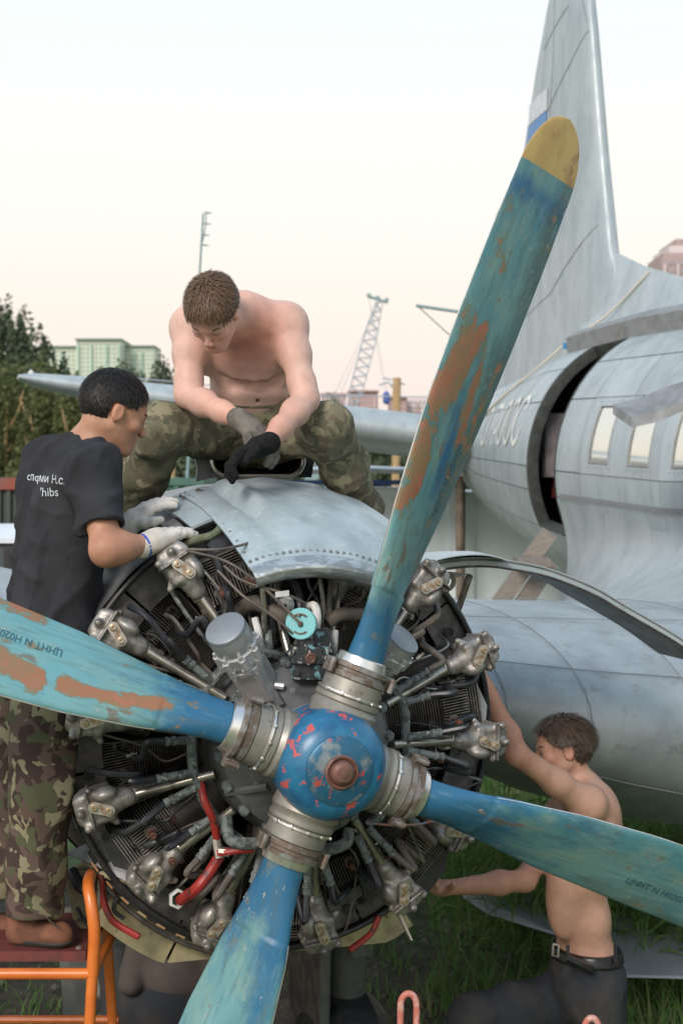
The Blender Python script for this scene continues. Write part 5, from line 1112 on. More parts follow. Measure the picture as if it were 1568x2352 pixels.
s.ell(W(148, 1150, 4.37), (.160, .125, .185), tB, .05); s.ell(W(122, 1110, 4.40), (.10, .075, .13), tB, .05); s.ell(W(136, 1290, 4.36), (.150, .125, .19), tB, .06); s.ell(W(122, 1420, 4.36), (.152, .125, .17), tB, .06)
s.cone(nk-upB*.025, shR, .062, .070, .05); s.cone(nk-upB*.025, shL, .062, .070, .05)
for sh, el in ((shR, elR), (shL, elL)):
    c = sh*.27+el*.73; s.cone(sh+UP*-.0, c, .073, .066, .05, cap1=True)
s.plane(nk+upB*.028, upB, nk-np.array((.13, .13, .02)), nk+np.array((.13, .13, .2)))
for sh, el in ((shR, elR), (shL, elL)): c = sh*.30+el*.70; s.cone(c-norm(el-sh)*.015, c+norm(el-sh)*.08, .048, .052, .004, 'sub')
s.cone(nk+upB*.01, nk+upB*.08+fB*.015, .062, .064, .008, 'sub')
SH = cloth('black_tshirt', (.030, .031, .036), (.042, .043, .050), sc=6, wr=.35)
shirt, vS, fS = finish('tshirt', s, SH, manB, fl=dict(amp=.022, k=52, seed=12, dirv=(.22, 0, 1), st=.15, bias=1.3), sm=2)
from mathutils.bvhtree import BVHTree
bvS = BVHTree.FromPolygons([tuple(p) for p in vS], [tuple(int(i) for i in q) for q in fS])
def on_surface(bv, P, d, off=.003):
    d = Vector([float(x) for x in d]).normalized(); h = bv.ray_cast(Vector([float(x) for x in P])-d*.5, d); return np.array(h[0]-d*off) if h[0] is not None else None
for body, size, px, py, dx in (('cпqми Н.с.', .030, 92, 1108, (1, -.10)), ('ᴵhibs', .032, 104, 1140, (1, .02))):
    body = body.replace('ᴵ', "'"); tv3, tf3 = text_mesh(body, size); org = W(px, py, 4.2); ex = norm((.92, -.38, -dx[1]*-1.0*.9)); vs = []; okf = True; idx = {}
    for i, (x, y, z) in enumerate(tv3):
        h = on_surface(bvS, org+ex*x*1.05+UP*y*1.15, (.25, 1, 0), .0035); idx[i] = h
    good = [f_ for f_ in tf3 if all(idx[i] is not None for i in f_)]; use = sorted({i for f_ in good for i in f_}); rm = {i: n_ for n_, i in enumerate(use)}
    if good: part('shirt_print', MB().add([idx[i] for i in use], [tuple(rm[i] for i in f_) for f_ in good]), M['print'], manB, smooth=False, recalc=False)
hpR, hpL = W(112, 1545, 4.28), W(72, 1545, 4.46); knR, knL = W(98, 1830, 4.22), W(40, 1840, 4.48); anR, anL = W(74, 2085, 4.28), W(0, 2080, 4.5)
s = SDF(*bounds([hpR, hpL, knR, knL, anR, anL, pel], .16), .006)
s.ell(pel+UP*-.02, (.17, .13, .14), tB, .05)
for hp, kn, an in ((hpR, knR, anR), (hpL, knL, anL)): s.chain([(hp, .106), (kn, .090), (kn*.4+an*.6, .084), (an, .080)], .04)
s.plane((0, 0, anR[2]-.02), (0, 0, -1))
CAMB = camo('camouflage_brown', [((.135, .092, .078), 1, 0), ((.068, .045, .04), 1.0, .50), ((.10, .105, .06), 1.1, .57), ((.285, .26, .165), 1.3, .585)], 15, seed=4.0)
finish('trousers', s, CAMB, manB, fl=dict(amp=.017, k=26, seed=8, dirv=(.05, 0, 1), st=.25), sm=2)
SUE = mat('brown_suede', (.22, .09, .05), (.13, .055, .035), sc=14, rough=.9, bump=.3); SOLE = mat('dark_sole', (.05, .04, .035), rough=.8)
for hx, tx, yy, dd in ((52, 142, 2138, 4.30), (-55, 30, 2125, 4.5)):
    a, b = W(hx, yy, dd), W(tx, yy+6, dd-.04); zf = min(a[2], b[2]); dirf = norm(b-a); dirf[2] = 0; s = SDF(*bounds([a, b], .14), .005)
    s.cone(a+UP*.08, a+UP*.0, .045, .042, .03); s.cone(a, b-UP*.006, .042, .033, .03); s.ell(b-dirf*.03+UP*.0, (.055, .045, .03), np.array([dirf, norm(np.cross(UP, dirf)), UP]), .02); s.plane((0, 0, zf-.028), (0, 0, -1))
    bt, v_, f_ = finish('boot', s, SUE, manB, fl=dict(amp=.002, k=90, seed=2))
    s = SDF(*bounds([a, b], .14), .005); s.cone(a, b, .047, .040, .03); s.ell(b-dirf*.03, (.062, .05, .04), np.array([dirf, norm(np.cross(UP, dirf)), UP]), .02); s.plane((0, 0, zf-.012), (0, 0, 1)); s.plane((0, 0, zf-.040), (0, 0, -1)); finish('sole', s, SOLE, bt, sm=0)
FLOORZ = W(142, 2144, 4.26)[2]-.040
bc = W(88, 2112, 4.235)
for q in range(5): a_ = W(92+q*9, 2098+q*7.5, 4.245-.004*q); part('lace', MB().tube([a_+np.array((-.012, .01, .006)), a_+np.array((.0, -.012, .010)), a_+np.array((.016, -.022, .0))], .0025, 5), SOLE, manB)
part('boot_collar', MB().lathe(W(62, 2092, 4.29), (.1, 0, 1), [(-.015, .052), (.0, .056), (.012, .052)], 18), SUE, manB)
GLW = mat('white_knit_glove', (.74, .71, .66), (.58, .54, .49), sc=9, rough=.95, bump=.6, bsc=240, spec=.15, col3=(.16, .12, .10), sc3=16, lo3=.64, hi3=.74)
s = SDF(wrR-.22, wrR+.22, .004); hd = norm(W(425, 1212, 4.30)-wrR); hand(s, wrR+hd*.0, hd, (.1, .15, -1), (-.2, .9, .1), curl=.28, inf=.0045, spread=.1); s.cone(wrR-hd*.015, wrR+hd*.04, .033, .036, .015)
g1_, v_, f_ = finish('glove', s, GLW, manB, fl=dict(amp=.0022, k=130, seed=3))
mb = MB().lathe(wrR-hd*.018, hd, [(0, .031), (0, .036), (.005, .037), (.010, .036), (.010, .03)], 20); part('glove_cuff', mb, mat('blue_cuff', (.03, .09, .5), rough=.9), manB)
s = SDF(wrL-.22, wrL+.22, .004); hd = norm(W(352, 1158, 4.52)-wrL); hand(s, wrL, hd, (.25, .3, -.9), (.4, -.6, -.6), curl=.35, inf=.0045, spread=.14); s.cone(wrL-hd*.03, wrL+hd*.04, .034, .038, .015)
finish('glove', s, GLW, manB, fl=dict(amp=.0022, k=130, seed=5))

# ---------------------------------------------------------------- C: the young man on the right
manC = thing('person', 'shirtless young man in dark jeans and black belt reaching into the side of the engine', 'person', (W(1380, 2300, 5.2)[0], 5.2, 0))
hC = W(1290, 1722, 5.26); hX = frame((-.97, -.10, -.12), (-.12, .05, .98))
nk = W(1336, 1812, 5.28); shL, shR = W(1348, 1848, 5.12), W(1288, 1872, 5.42); elL, elR = W(1186, 1732, 4.98), W(1205, 2022, 5.20); wrL, wrR = W(1122, 1592, 4.98), W(1012, 2040, 5.03)
fC = norm((-.86, -.5, 0)); tC = frame(fC, (.03, 0, 1)); pel = W(1345, 2215, 5.3)
s = SDF(*bounds([hC-.15, hC+.15, shR, shL, elR, elL, wrR-.1, wrL, pel-.05], .1), HB)
s.ell(W(1335, 1905, 5.28), (.145, .105, .155), tC, .04); s.ell(W(1330, 1990, 5.28), (.135, .10, .14), tC, .04); s.ell(W(1338, 2110, 5.29), (.122, .088, .14), tC, .05); s.ell(pel+UP*.03, (.135, .10, .11), tC, .04)
s.ell(W(1378, 1895, 5.24), (.06, .065, .13), tC, .08); s.ell(W(1285, 1895, 5.22), (.06, .04, .06), tC, .03); s.ell(W(1290, 2060, 5.22), (.06, .06, .15), None, .06)
s.ell(W(1366, 1858, 5.2), (.06, .065, .075), None, .07); s.cone(nk, shL, .054, .055, .06); s.cone(nk, shR, .052, .052, .05); s.cone(nk-UP*.02, hC-hX[2]*.05-hX[1]*.03, .054, .05, .035)
for sh, el, wr in ((shL, elL, wrL), (shR, elR, wrR)):
    s.ell(sh, (.056, .056, .058), None, .04); s.chain([(sh, .053), (sh*.55+el*.45, .046), (el, .037)], .035); s.chain([(el, .037), (el*.68+wr*.32, .040), (wr, .0245)], .03)
s.cone(W(1300, 1990, 5.135), W(1300, 2140, 5.14), .004, .004, .02, 'sub')
pass; s.ell(W(1268, 2098, 5.15), (.008, .012, .008), None, .006, 'sub')
hd = norm(wrL-elL); hand(s, wrL, hd, (-.6, .3, -.3), (0, -.5, .5), curl=.4, sz=.95); hd = norm(W(960, 2040, 4.86)-wrR); hand(s, wrR, hd, (-.1, -.3, 1), (.1, -1, 0), curl=.8, sz=.95, spread=.08)
head_sdf(s, hC, hX, .97, .95)
def colC(v):
    c = head_cols(v, hC, hX, (.56, .325, .235), lip=(.42, .15, .12), flush=(1.08, .80, .76), fl=.6)
    for sh, el, wr in ((shR, elR, wrR), (shL, elL, wrL)):
        t = np.clip(((v-el)@(wr-el))/np.dot(wr-el, wr-el), 0, 1); near = np.exp(-(((v-(el+t[:, None]*(wr-el)))**2).sum(1))/.07**2); c = c*(1-near[:, None]*(1-np.array((.95, .80, .76))))
    return c
finish('body', s, SKIN, manC, colC)
add_hair(hC, hX, (.085, .058, .042), manC, n=6500, length=.062, sc=.97, hl=.050, nape=-.085, seed=21, puff=1.05, messy=.12, down=.75, dark=.7, fr=.024)
brows(hC, hX, bpy.data.materials['eyebrow_dark'], manC, .97); eyes(hC, hX, manC, hX[1], .97, both=(-1, 1))
s = SDF(*bounds([pel, W(1372, 2265, 5.2), W(1085, 2345, 5.2), W(1395, 2480, 5.2), (W(1380, 2300, 5.2)[0], 5.2, .1), (.3, 5.3, .1)], .17), .007)
hpL, hpR = W(1372, 2275, 5.22), W(1315, 2285, 5.4); knL = W(1398, 2480, 5.22); knR = W(1080, 2335, 5.22); anL = np.array((1.02, 5.45, .10)); anR = np.array((.42, 5.32, .10))
s.ell(pel-UP*.02, (.15, .118, .12), tC, .04); s.ell(pel-UP*.10, (.155, .125, .12), tC, .05)
for hp, kn, an in ((hpL, knL, anL), (hpR, knR, anR)): s.chain([(hp, .092), (hp*.4+kn*.6, .085), (kn, .075), (kn*.4+an*.6, .07), (an, .062)], .05)
s.plane(W(1340, 2168, 5.3)+UP*.0, (.04, 0, 1)); s.plane((0, 0, .03), (0, 0, -1))
jn, v_, f_ = finish('jeans', s, cloth('dark_jeans', (.032, .036, .044), (.055, .052, .05), sc=7, wr=.4), manC, fl=dict(amp=.015, k=26, seed=5, dirv=(.5, 0, 1), st=.5), sm=2)
s = SDF(pel-.22, pel+.22, .005); s.ell(pel-UP*.0, (.158, .126, .16), tC, .01); bz = W(1340, 2186, 5.3)[2]; s.plane((0, 0, bz+.02), (.0, 0, 1)); s.plane((0, 0, bz-.021), (.0, 0, -1)); bo, v_, f_ = finish('belt', s, mat('black_leather', (.012, .012, .013), rough=.3), manC, sm=0)
part('belt_end', MB().tube(bez([W(1300, 2200, 5.10), W(1330, 2215, 5.10), W(1362, 2232, 5.12)], 4), [.016]*8+[.006], 6), bpy.data.materials['black_leather'], manC)
bk = pel+fC*.128; part('belt_buckle', MB().tube([W(1270, 2168, 5.16), W(1282, 2172, 5.15), W(1281, 2198, 5.15), W(1268, 2194, 5.16), W(1270, 2168, 5.16)], .004, 6), M['bright'], manC)
bvJ = BVHTree.FromPolygons([tuple(p) for p in v_], [tuple(int(i) for i in q) for q in f_])
ST = mat('tan_stitching', (.30, .21, .12), rough=.8)
for pts in ([(1292, 2222), (1300, 2245), (1325, 2262), (1360, 2272), (1395, 2276)], [(1402, 2228), (1403, 2270), (1400, 2330)], [(1402, 2262), (1420, 2264), (1438, 2266)], [(1300, 2300), (1345, 2310), (1388, 2312), (1392, 2280)]):
    q_ = []
    for x, y in bez([(x, y, 0) for x, y in pts], 5) if False else [(a[0], a[1]) for a in bez([(x, y, 0) for x, y in pts], 5)]:
        h = on_surface(bvJ, W(x, y, 5.2), W(x, y, 5.2)-np.array((0, 0, CAM_Z)), .002)
        if h is not None: q_.append(h)
    if len(q_) > 2: part('stitching', MB().tube(q_, .0014, 4), ST, jn)
for px in (1303, 1412): part('belt_loop', MB().box(W(px, 2190, 5.135 if px < 1350 else 5.17), (.012, .008, .06)), bpy.data.materials['dark_jeans'], manC)
for an, q in ((anL, 0), (anR, 0)):
    s = SDF(an-.25, an+.25, .007); s.cone(an, an+np.array((-.0, 0, -.05)), .05, .045, .02); s.cone(an-UP*.05, an+np.array((-.17, -.05, -.06)), .048, .036, .03); s.plane((0, 0, .0), (0, 0, -1)); finish('shoe', s, M['black'], manC)

# ---------------------------------------------------------------- D: someone crouching under the nacelle
manD = thing('person', 'person in a brown-grey shirt and dark jeans crouching under the engine, seen from behind', 'person', (W(400, 2300, 6.2)[0], 6.2, 0))
dd = 6.2; pel = W(388, 2310, dd); s = SDF(*bounds([W(300, 2150, dd), W(500, 2420, dd), (pel[0], dd+.3, 0)], .2), .009)
s.ell(W(392, 2190, dd+.12), (.19, .13, .22), None, .05); s.ell(W(405, 2240, dd), (.17, .13, .12), None, .06); s.cone(W(330, 2150, dd+.1), W(300, 2260, dd-.1), .06, .05, .04); s.cone(W(460, 2150, dd+.1), W(500, 2240, dd-.05), .06, .05, .04)
s.plane(W(400, 2262, dd), (0, .2, -1)); finish('shirt', s, cloth('brown_grey_shirt', (.10, .085, .075), (.075, .065, .06), sc=5), manD, fl=dict(amp=.012, k=20, seed=6), sm=1)
s = SDF(*bounds([W(300, 2130, dd), W(520, 2250, dd), W(400, 2060, dd+.3)], .2), .009); hd_ = frame((0, .8, -.3), (0, .3, .9)); s.ell(W(395, 2190, dd+.12), (.15, .10, .2), None, .05); s.cone(W(395, 2110, dd+.12), W(400, 2060, dd+.25), .05, .05, .03)
s.cone(W(460, 2150, dd+.1), W(500, 2240, dd-.05), .05, .04, .03); s.cone(W(500, 2240, dd-.05), W(560, 2290, dd-.25), .04, .03, .03); s.cone(W(330, 2150, dd+.1), W(300, 2260, dd-.1), .05, .04, .03); head_sdf(s, W(402, 2040, dd+.3), hd_, 1.0)
s.ell(pel+np.array((0, 0, .05)), (.14, .11, .12), None, .05); finish('body', s, SKIN, manD, lambda v: np.tile((.42, .24, .17), (len(v), 1)))
add_hair(W(402, 2040, dd+.3), hd_, (.05, .035, .025), manD, n=900, length=.04)
s = SDF(*bounds([W(290, 2240, dd), W(500, 2420, dd), (pel[0], dd+.3, 0)], .25), .010); s.ell(pel, (.2, .16, .16), None, .06)
for q in (-1, 1):
    hp = pel+np.array((q*.11, 0, 0)); kn = pel+np.array((q*.26, .30, .06)); an = np.array((pel[0]+q*.22, dd+.05, .10)); s.chain([(hp, .11), (kn, .085), (an, .07)], .05)
s.plane((0, 0, .02), (0, 0, -1)); finish('jeans', s, bpy.data.materials['dark_jeans'], manD, fl=dict(amp=.01, k=20, seed=9), sm=1)
for q in (-1, 1): an = np.array((pel[0]+q*.22, dd+.05, .06)); s = SDF(an-.25, an+.25, .009); s.cone(an+UP*.03, an, .06, .05, .02); s.cone(an, an+np.array((0, .15, -.01)), .05, .04, .02); s.plane((0, 0, 0), (0, 0, -1)); finish('shoe', s, M['black'], manD)
# ================================================================== GROUND, GRASS, BACKGROUND
gm = bpy.data.materials.new('ground_soil'); gm.use_nodes = True; t = gm.node_tree; b = t.nodes['Principled BSDF']; b.inputs['Roughness'].default_value = .95
tc = N(t, 'ShaderNodeTexCoord'); n1 = N(t, 'ShaderNodeTexNoise'); n1.inputs['Scale'].default_value = .35; n1.inputs['Detail'].default_value = 8; t.links.new(tc.outputs['Object'], n1.inputs[0])
n2 = N(t, 'ShaderNodeTexNoise'); n2.inputs['Scale'].default_value = 9; n2.inputs['Detail'].default_value = 8; t.links.new(tc.outputs['Object'], n2.inputs[0])
r1 = N(t, 'ShaderNodeValToRGB'); e = r1.color_ramp.elements; e[0].position = .3; e[0].color = (.05, .042, .034, 1); e[1].position = .7; e[1].color = (.12, .10, .08, 1); t.links.new(n2.outputs[0], r1.inputs[0])
r2 = N(t, 'ShaderNodeValToRGB'); e = r2.color_ramp.elements; e[0].position = .3; e[0].color = (.07, .10, .04, 1); e[1].position = .7; e[1].color = (.15, .20, .075, 1); t.links.new(n2.outputs[0], r2.inputs[0])
sx = N(t, 'ShaderNodeSeparateXYZ'); t.links.new(tc.outputs['Object'], sx.inputs[0])
def m_(op, a, b_):
    q = N(t, 'ShaderNodeMath', operation=op)
    for i, v in enumerate((a, b_)):
        if isinstance(v, (int, float)): q.inputs[i].default_value = v
        else: t.links.new(v, q.inputs[i])
    return q.outputs[0]
ds = m_('SQRT', m_('ADD', m_('POWER', m_('ADD', sx.outputs[0], 1.2), 2), m_('POWER', m_('MULTIPLY', m_('SUBTRACT', sx.outputs[1], 7.0), .55), 2)), 0)
mk = N(t, 'ShaderNodeMapRange'); mk.inputs[1].default_value = 1.9; mk.inputs[2].default_value = 2.6; t.links.new(m_('ADD', ds, m_('MULTIPLY', m_('SUBTRACT', n1.outputs[0], .5), 3.0)), mk.inputs[0])
mx = N(t, 'ShaderNodeMix', data_type='RGBA'); t.links.new(mk.outputs[0], mx.inputs[0]); t.links.new(r1.outputs[0], mx.inputs[6]); t.links.new(r2.outputs[0], mx.inputs[7]); t.links.new(mx.outputs[2], b.inputs['Base Color'])
bp = N(t, 'ShaderNodeBump'); bp.inputs['Strength'].default_value = .8; bp.inputs['Distance'].default_value = .05; t.links.new(n2.outputs[0], bp.inputs['Height']); t.links.new(bp.outputs[0], b.inputs['Normal'])
G_ = []
xs = np.concatenate([np.linspace(-1500, -20, 8), np.linspace(-12, 14, 53), np.linspace(20, 1500, 8)]); ys = np.concatenate([np.linspace(-300, 2, 4), np.linspace(3, 26, 47), np.linspace(35, 3000, 10)])
rg = np.random.default_rng(5); ph = rg.random(6)*6
def gz(x, y): 
    if not (-13 < x < 15 and 3 < y < 27): return 0.0
    f = min(1, (x+13)/3, (15-x)/3, (27-y)/4, (y-3)/1.5); return f*(.035*sin(x*1.3+ph[0])*sin(y*1.1+ph[1])+.02*sin(x*3.1+ph[2])*sin(y*2.7+ph[3]))-.03*f
mb = MB().grid([[(x, y, gz(x, y)) for x in xs] for y in ys]); gr_ = struct('ground', mb, gm, smooth=True)
# grass: countless blades
def grassy(x, y):
    d = math.sqrt((x+1.2)**2+((y-7.0)*.55)**2); return d > 2.2+.5*sin(x*3+y*2)
V = []; Fc = []; Cc = []; rg = np.random.default_rng(11)
def blade(x, y, h, wd, lean, col, bend=.35):
    a = rg.random()*2*PI; dx, dy = cos(a), sin(a); z0 = gz(x, y)-.01; b0 = len(V); sx_, sy_ = -dy*wd, dx*wd
    if abs(sx_) < wd*.4: sx_ = wd*.6
    for i, q in enumerate((0, .4, .75, 1.0)):
        o = lean*h*q*q; w_ = (1-q**1.5)*1.0+.04; z = z0+h*(q-bend*q*q*.3); V.append((x+dx*o-sx_*w_, y+dy*o-sy_*w_, z)); V.append((x+dx*o+sx_*w_, y+dy*o+sy_*w_, z)); Cc.extend([col, col])
    for i in range(3): k = b0+2*i; Fc.append((k, k+1, k+3, k+2))
PAL = [(.15, .30, .09), (.19, .33, .10), (.13, .26, .08), (.26, .32, .12), (.31, .29, .16)]
k = 0
while k < 22000:
    y = 6.2+10.5*rg.random()**1.5; x = -.4+(y*.2376+1.0)*rg.random()*1.15 if rg.random() < .82 else rg.uniform(-4.5, 4)
    if not grassy(x, y): continue
    n_ = math.sin(x*1.7+1)*math.sin(y*1.3)+.6*math.sin(x*4+y*3)
    if rg.random() > .6+.4*n_ and y < 10: 
        k += 1; continue
    blade(x, y, (.16+.18*rg.random())*(1+.35*n_), .004+.003*rg.random(), .5+.5*rg.random(), PAL[int(rg.random()**1.6*5)]); k += 1
for k in range(900):             # sparse weeds in the dirt
    cx, cy = rg.uniform(-2.6, 1.4), rg.uniform(6, 10.5)
    if rg.random() < .5: continue
    for j in range(8): blade(cx+rg.normal()*.05, cy+rg.normal()*.05, .06+.1*rg.random(), .005, .9, PAL[int(rg.random()*3)])
gmat = mat('grass_blades', None, None, attr='Col', rough=.6, spec=.3); leafy(gmat, .35)
gme = np_mesh('grass', np.array(V), np.array(Fc), gmat, np.array(Cc), smooth=False); tag(part('grass', gme, None), 'uneven dark green grass and weeds growing on the ground behind and beside the engine', 'grass', kind='stuff')
# tall reeds
V = []; Fc = []; Cc = []
def reed(cx, cy, h, n):
    for j in range(n):
        x, y = cx+rg.normal()*.10, cy+rg.normal()*.10; hh = h*(.7+.5*rg.random()); lx, ly = rg.normal()*.12, rg.normal()*.1; z0 = gz(x, y); b0 = len(V)
        for q in (0, 1): V.extend([(x+lx*q-.003, y+ly*q, z0+hh*q), (x+lx*q+.003, y+ly*q, z0+hh*q)]); Cc.extend([PAL[0]]*2)
        Fc.append((b0, b0+1, b0+3, b0+2))
        for m in range(9):
            q = .15+.8*m/9; px_, py_, pz_ = x+lx*q, y+ly*q, z0+hh*q; a = rg.random()*2*PI; L_ = .14+.13*rg.random(); dx, dy = cos(a)*L_, sin(a)*L_; c = PAL[int(rg.random()*4)]; b0 = len(V); nx, ny = -dy/L_*.007, dx/L_*.007
            for q2, zz, ww in ((0, 0, .6), (.4, .07, 1), (.75, .07, .7), (1.0, .02, .05)): V.extend([(px_+dx*q2-nx*ww, py_+dy*q2-ny*ww, pz_+zz-.004*ww), (px_+dx*q2+nx*ww, py_+dy*q2+ny*ww, pz_+zz+.004*ww)]); Cc.extend([c, c])
            for i in range(3): k = b0+2*i; Fc.append((k, k+1, k+3, k+2))
for px, py, d, h, n in ((1150, 2200, 9.0, .75, 10), (1190, 2190, 9.2, .8, 10), (1100, 2210, 9.0, .6, 8), (1230, 2180, 9.4, .7, 8), (1450, 2290, 8.4, .6, 10), (1490, 2300, 8.2, .65, 10), (1530, 2280, 8.5, .7, 10), (1560, 2270, 8.4, .6, 8), (1440, 1950, 11.5, .45, 6), (1060, 2080, 10.2, .5, 6), (1240, 2260, 8.5, .6, 8)):
    p = W(px, py, d); 
    for q in range(3): reed(p[0]+rg.normal()*.15, p[1]+rg.normal()*.3, h, n)
rme_ = np_mesh('reeds', np.array(V), np.array(Fc), gmat, np.array(Cc), smooth=False); tag(part('reeds', rme_, None), 'tall leafy reeds sticking up from the grass around the grey sheets on the ground', 'reeds', kind='stuff')
# stones and debris in the dirt
V = []; Fc = []
st = MB()
for k in range(500):
    x, y = rg.uniform(-2.8, 1.2), rg.uniform(6.2, 11); r = .01+.035*rg.random()**2; c = np.array((x, y, gz(x, y)+r*.2)); o = [c+np.array((cos(a)*r*rg.uniform(.7, 1.2), sin(a)*r*rg.uniform(.7, 1.2), -r*.2)) for a in np.linspace(0, 2*PI, 6)[:-1]]; st.add(o+[c+UP*r*.6], [(i, (i+1) % 5, 5) for i in range(5)])
tag(part('gravel', st, mat('gravel_grey', (.14, .13, .12), (.22, .2, .18), sc=8, rough=.95), None, smooth=False), 'loose stones scattered on the bare dirt under the engine', 'gravel', kind='stuff')
# grey-blue sheets on the ground
def sheet(pts, d, lbl):
    P = [np.array((a[0], a[1], max(.05, a[2]))) for a in [W(x, y, dd) for x, y, dd in pts]]; o = part('metal_sheet', MB().prism(P, (0, 0, .02)), M['sheet'], None, smooth=False); tag(o, lbl, 'metal sheet')
def onground(px, py, z=.06):
    d = (CAM_Z-z)*F/(py-1090); return W(px, py, d)
P = [onground(1035, 2042, .34), onground(1160, 2000, .34), onground(1275, 2000, .34), onground(1280, 2150, .30), onground(1120, 2100, .30)]
tag(part('metal_sheet', MB().prism(P, (0, 0, .015)), M['sheet'], None, smooth=False), 'grey-blue metal sheet lying in the grass behind the man in jeans, left of him', 'metal sheet', 'metal sheets on the grass')
P = [onground(1390, 2100, .34), onground(1590, 2080, .34), onground(1640, 2250, .30), onground(1425, 2245, .30)]
tag(part('metal_sheet', MB().prism(P, (0, 0, .015)), M['sheet'], None, smooth=False), 'grey-blue metal sheet lying in the grass at the right edge of the picture', 'metal sheet', 'metal sheets on the grass')
P = onground(270, 2290, .03); s = SDF(P-.35, P+.35, .012); s.ell(P+UP*.06, (.17, .14, .09), None, .05); s.ell(P+np.array((.1, .05, .04)), (.12, .1, .07), None, .05)
v, f = s.mesh(); v = fold(v, f, .03, 22, 4); tag(part('plastic_bag', np_mesh('plastic_bag', v, f, mat('clear_plastic', (.26, .27, .25), (.12, .13, .11), sc=14, rough=.25)), None), 'crumpled translucent plastic bag on the dirt beside the work stand', 'plastic bag')
P = np.array((-.95, 6.1, 0)); bu = MB().lathe((W(270, 2400, 6.5)[0], 6.5, 0), UP, [(0, .13), (.02, .14), (.30, .17), (.31, .18), (.30, .165), (.05, .13), (.05, 0)], 28)
tag(part('bucket', bu, M['red'], None), 'dark red bucket standing on the ground under the engine', 'bucket')
# ---------------------------------------------------------------- orange work stand
Zp = FLOORZ; ws = thing('work_stand', 'orange tubular steel work stand with dark red boards under the man in black', 'work stand', (W(120, 2200, 4.3)[0], 4.3, 0))
def wz(px, y, z): return np.array(((px-784)/F*y, y, z))
xr = wz(240, 4.40, 0)[0]; xl = xr-1.15
for i in range(4):
    y0 = 4.22+i*.095; c = np.array(((xr-.02+xl)/2, y0+.045, Zp-.015)); o = part('board', MB().box(c, (xr-xl-.03, .088, .03)), M['redboard'], ws, smooth=False)
for y0, px in ((4.19, 0), (4.62, 0)):
    o = part('side_rail', MB().tube([(xl, y0, Zp-.055), (xr, y0, Zp-.055)], .0165, 12), M['orange'], ws)
for x in (xl, xr): part('cross_rail', MB().tube([(x, 4.19, Zp-.055), (x, 4.62, Zp-.055)], .0165, 12), M['orange'], ws)
pr_ = W(225, 2015, 4.66)
part('handrail', MB().tube(bez([(xr, 4.62, Zp-.06), (xr, 4.63, Zp+.06), (xr-.012, 4.62, Zp+.13), (xr-.035, 4.56, Zp+.19), (xr-.035, 4.5, Zp+.15)], 5), .02, 12), M['orange'], ws)
part('handrail', MB().tube(bez([(xr, 4.19, Zp-.06), (xr+.006, 4.19, Zp+.06), (xr-.004, 4.20, Zp+.14), (xr-.02, 4.24, Zp+.185), (xr-.03, 4.35, Zp+.19), (xr-.03, 4.50, Zp+.15)], 5), .0185, 12), M['orange'], ws)
for x, y0, dx, dy in ((xr, 4.19, .05, -.12), (xr-.03, 4.62, .05, .25), (xl, 4.19, -.05, -.12), (xl, 4.62, -.05, .25)): part('leg', MB().tube([(x, y0, Zp-.055), (x+dx*-1.2 if x == xr else x+dx, y0+dy, 0)], .0165, 12), M['orange'], ws)
for q in range(1, 4): z = Zp*(1-q/4); part('rung', MB().tube([(xl, 4.62+.25*q/4, z), (xr, 4.62+.25*q/4, z)], .013, 8), M['orange'], ws)
for y0 in (4.25, 4.45): part('bolt', MB().lathe((xr-.05, y0, Zp), UP, [(0, .009), (.004, .009), (.006, .004), (.006, 0)], 8), M['bright'], ws)
# ---------------------------------------------------------------- faded red ladder loops in front
for pxc, pyt, dz, sc__, lbl in ((938, 2282, 3.75, 1, 'bent red and white chipped pipe hoop rising into the picture at bottom centre'), (1358, 2338, 3.75, .9, 'pale red pipe hoop just showing at the bottom right')):
    c = W(pxc, pyt, dz); w_ = .021*sc__; pts = [(c[0]-w_*1.5, dz, 0), (c[0]-w_*1.05, dz, c[2]-.10), (c[0]-w_, dz, c[2]-.05)]+[(c[0]-w_*cos(a), dz, c[2]-.032+.032*sin(a)) for a in np.linspace(0, PI, 13)[1:-1]]+[(c[0]+w_, dz, c[2]-.05), (c[0]+w_*.9, dz, c[2]-.10), (c[0]+w_*1.3, dz+.02, 0)]
    tag(part('pipe_hoop', MB().tube(pts, .0088, 12), M['pinkpipe'], None), lbl, 'pipe hoop', 'red pipe hoops in the foreground')
# ---------------------------------------------------------------- wooden ladder to the cabin door
wl = thing('wooden_ladder', 'grey weathered wooden plank ladder leaning from the ground up to the open cabin door', 'ladder', (W(1100, 1500, 12.0)[0], 12.0, 0))
DW = 12.4
for x0, y0, x1, y1, th_ in ((1262, 1222, 1126, 1420, 34), (1266, 1290, 1176, 1428, 34)):
    k_ = (x1-x0)/(y1-y0); yb = 1090+(CAM_Z-.02)*F/DW; xb = x0+(yb-y0)*k_; part('stringer', MB().prism([W(x0-th_*.45, y0-th_*.3, DW), W(x0+th_*.45, y0+th_*.35, DW), W(xb+th_*.45, yb, DW), W(xb-th_*.6, yb-20, DW)], (0, .07, 0)), M['wood'], wl, smooth=False)
for x0, y0, w_ in ((1220, 1290, 74), (1118, 1398, 64), (1010, 1545, 64), (905, 1700, 64)): part('tread', MB().box(W(x0, y0, DW-.12), (w_/F*DW, .36, .07)), M['wood'], wl, smooth=False)
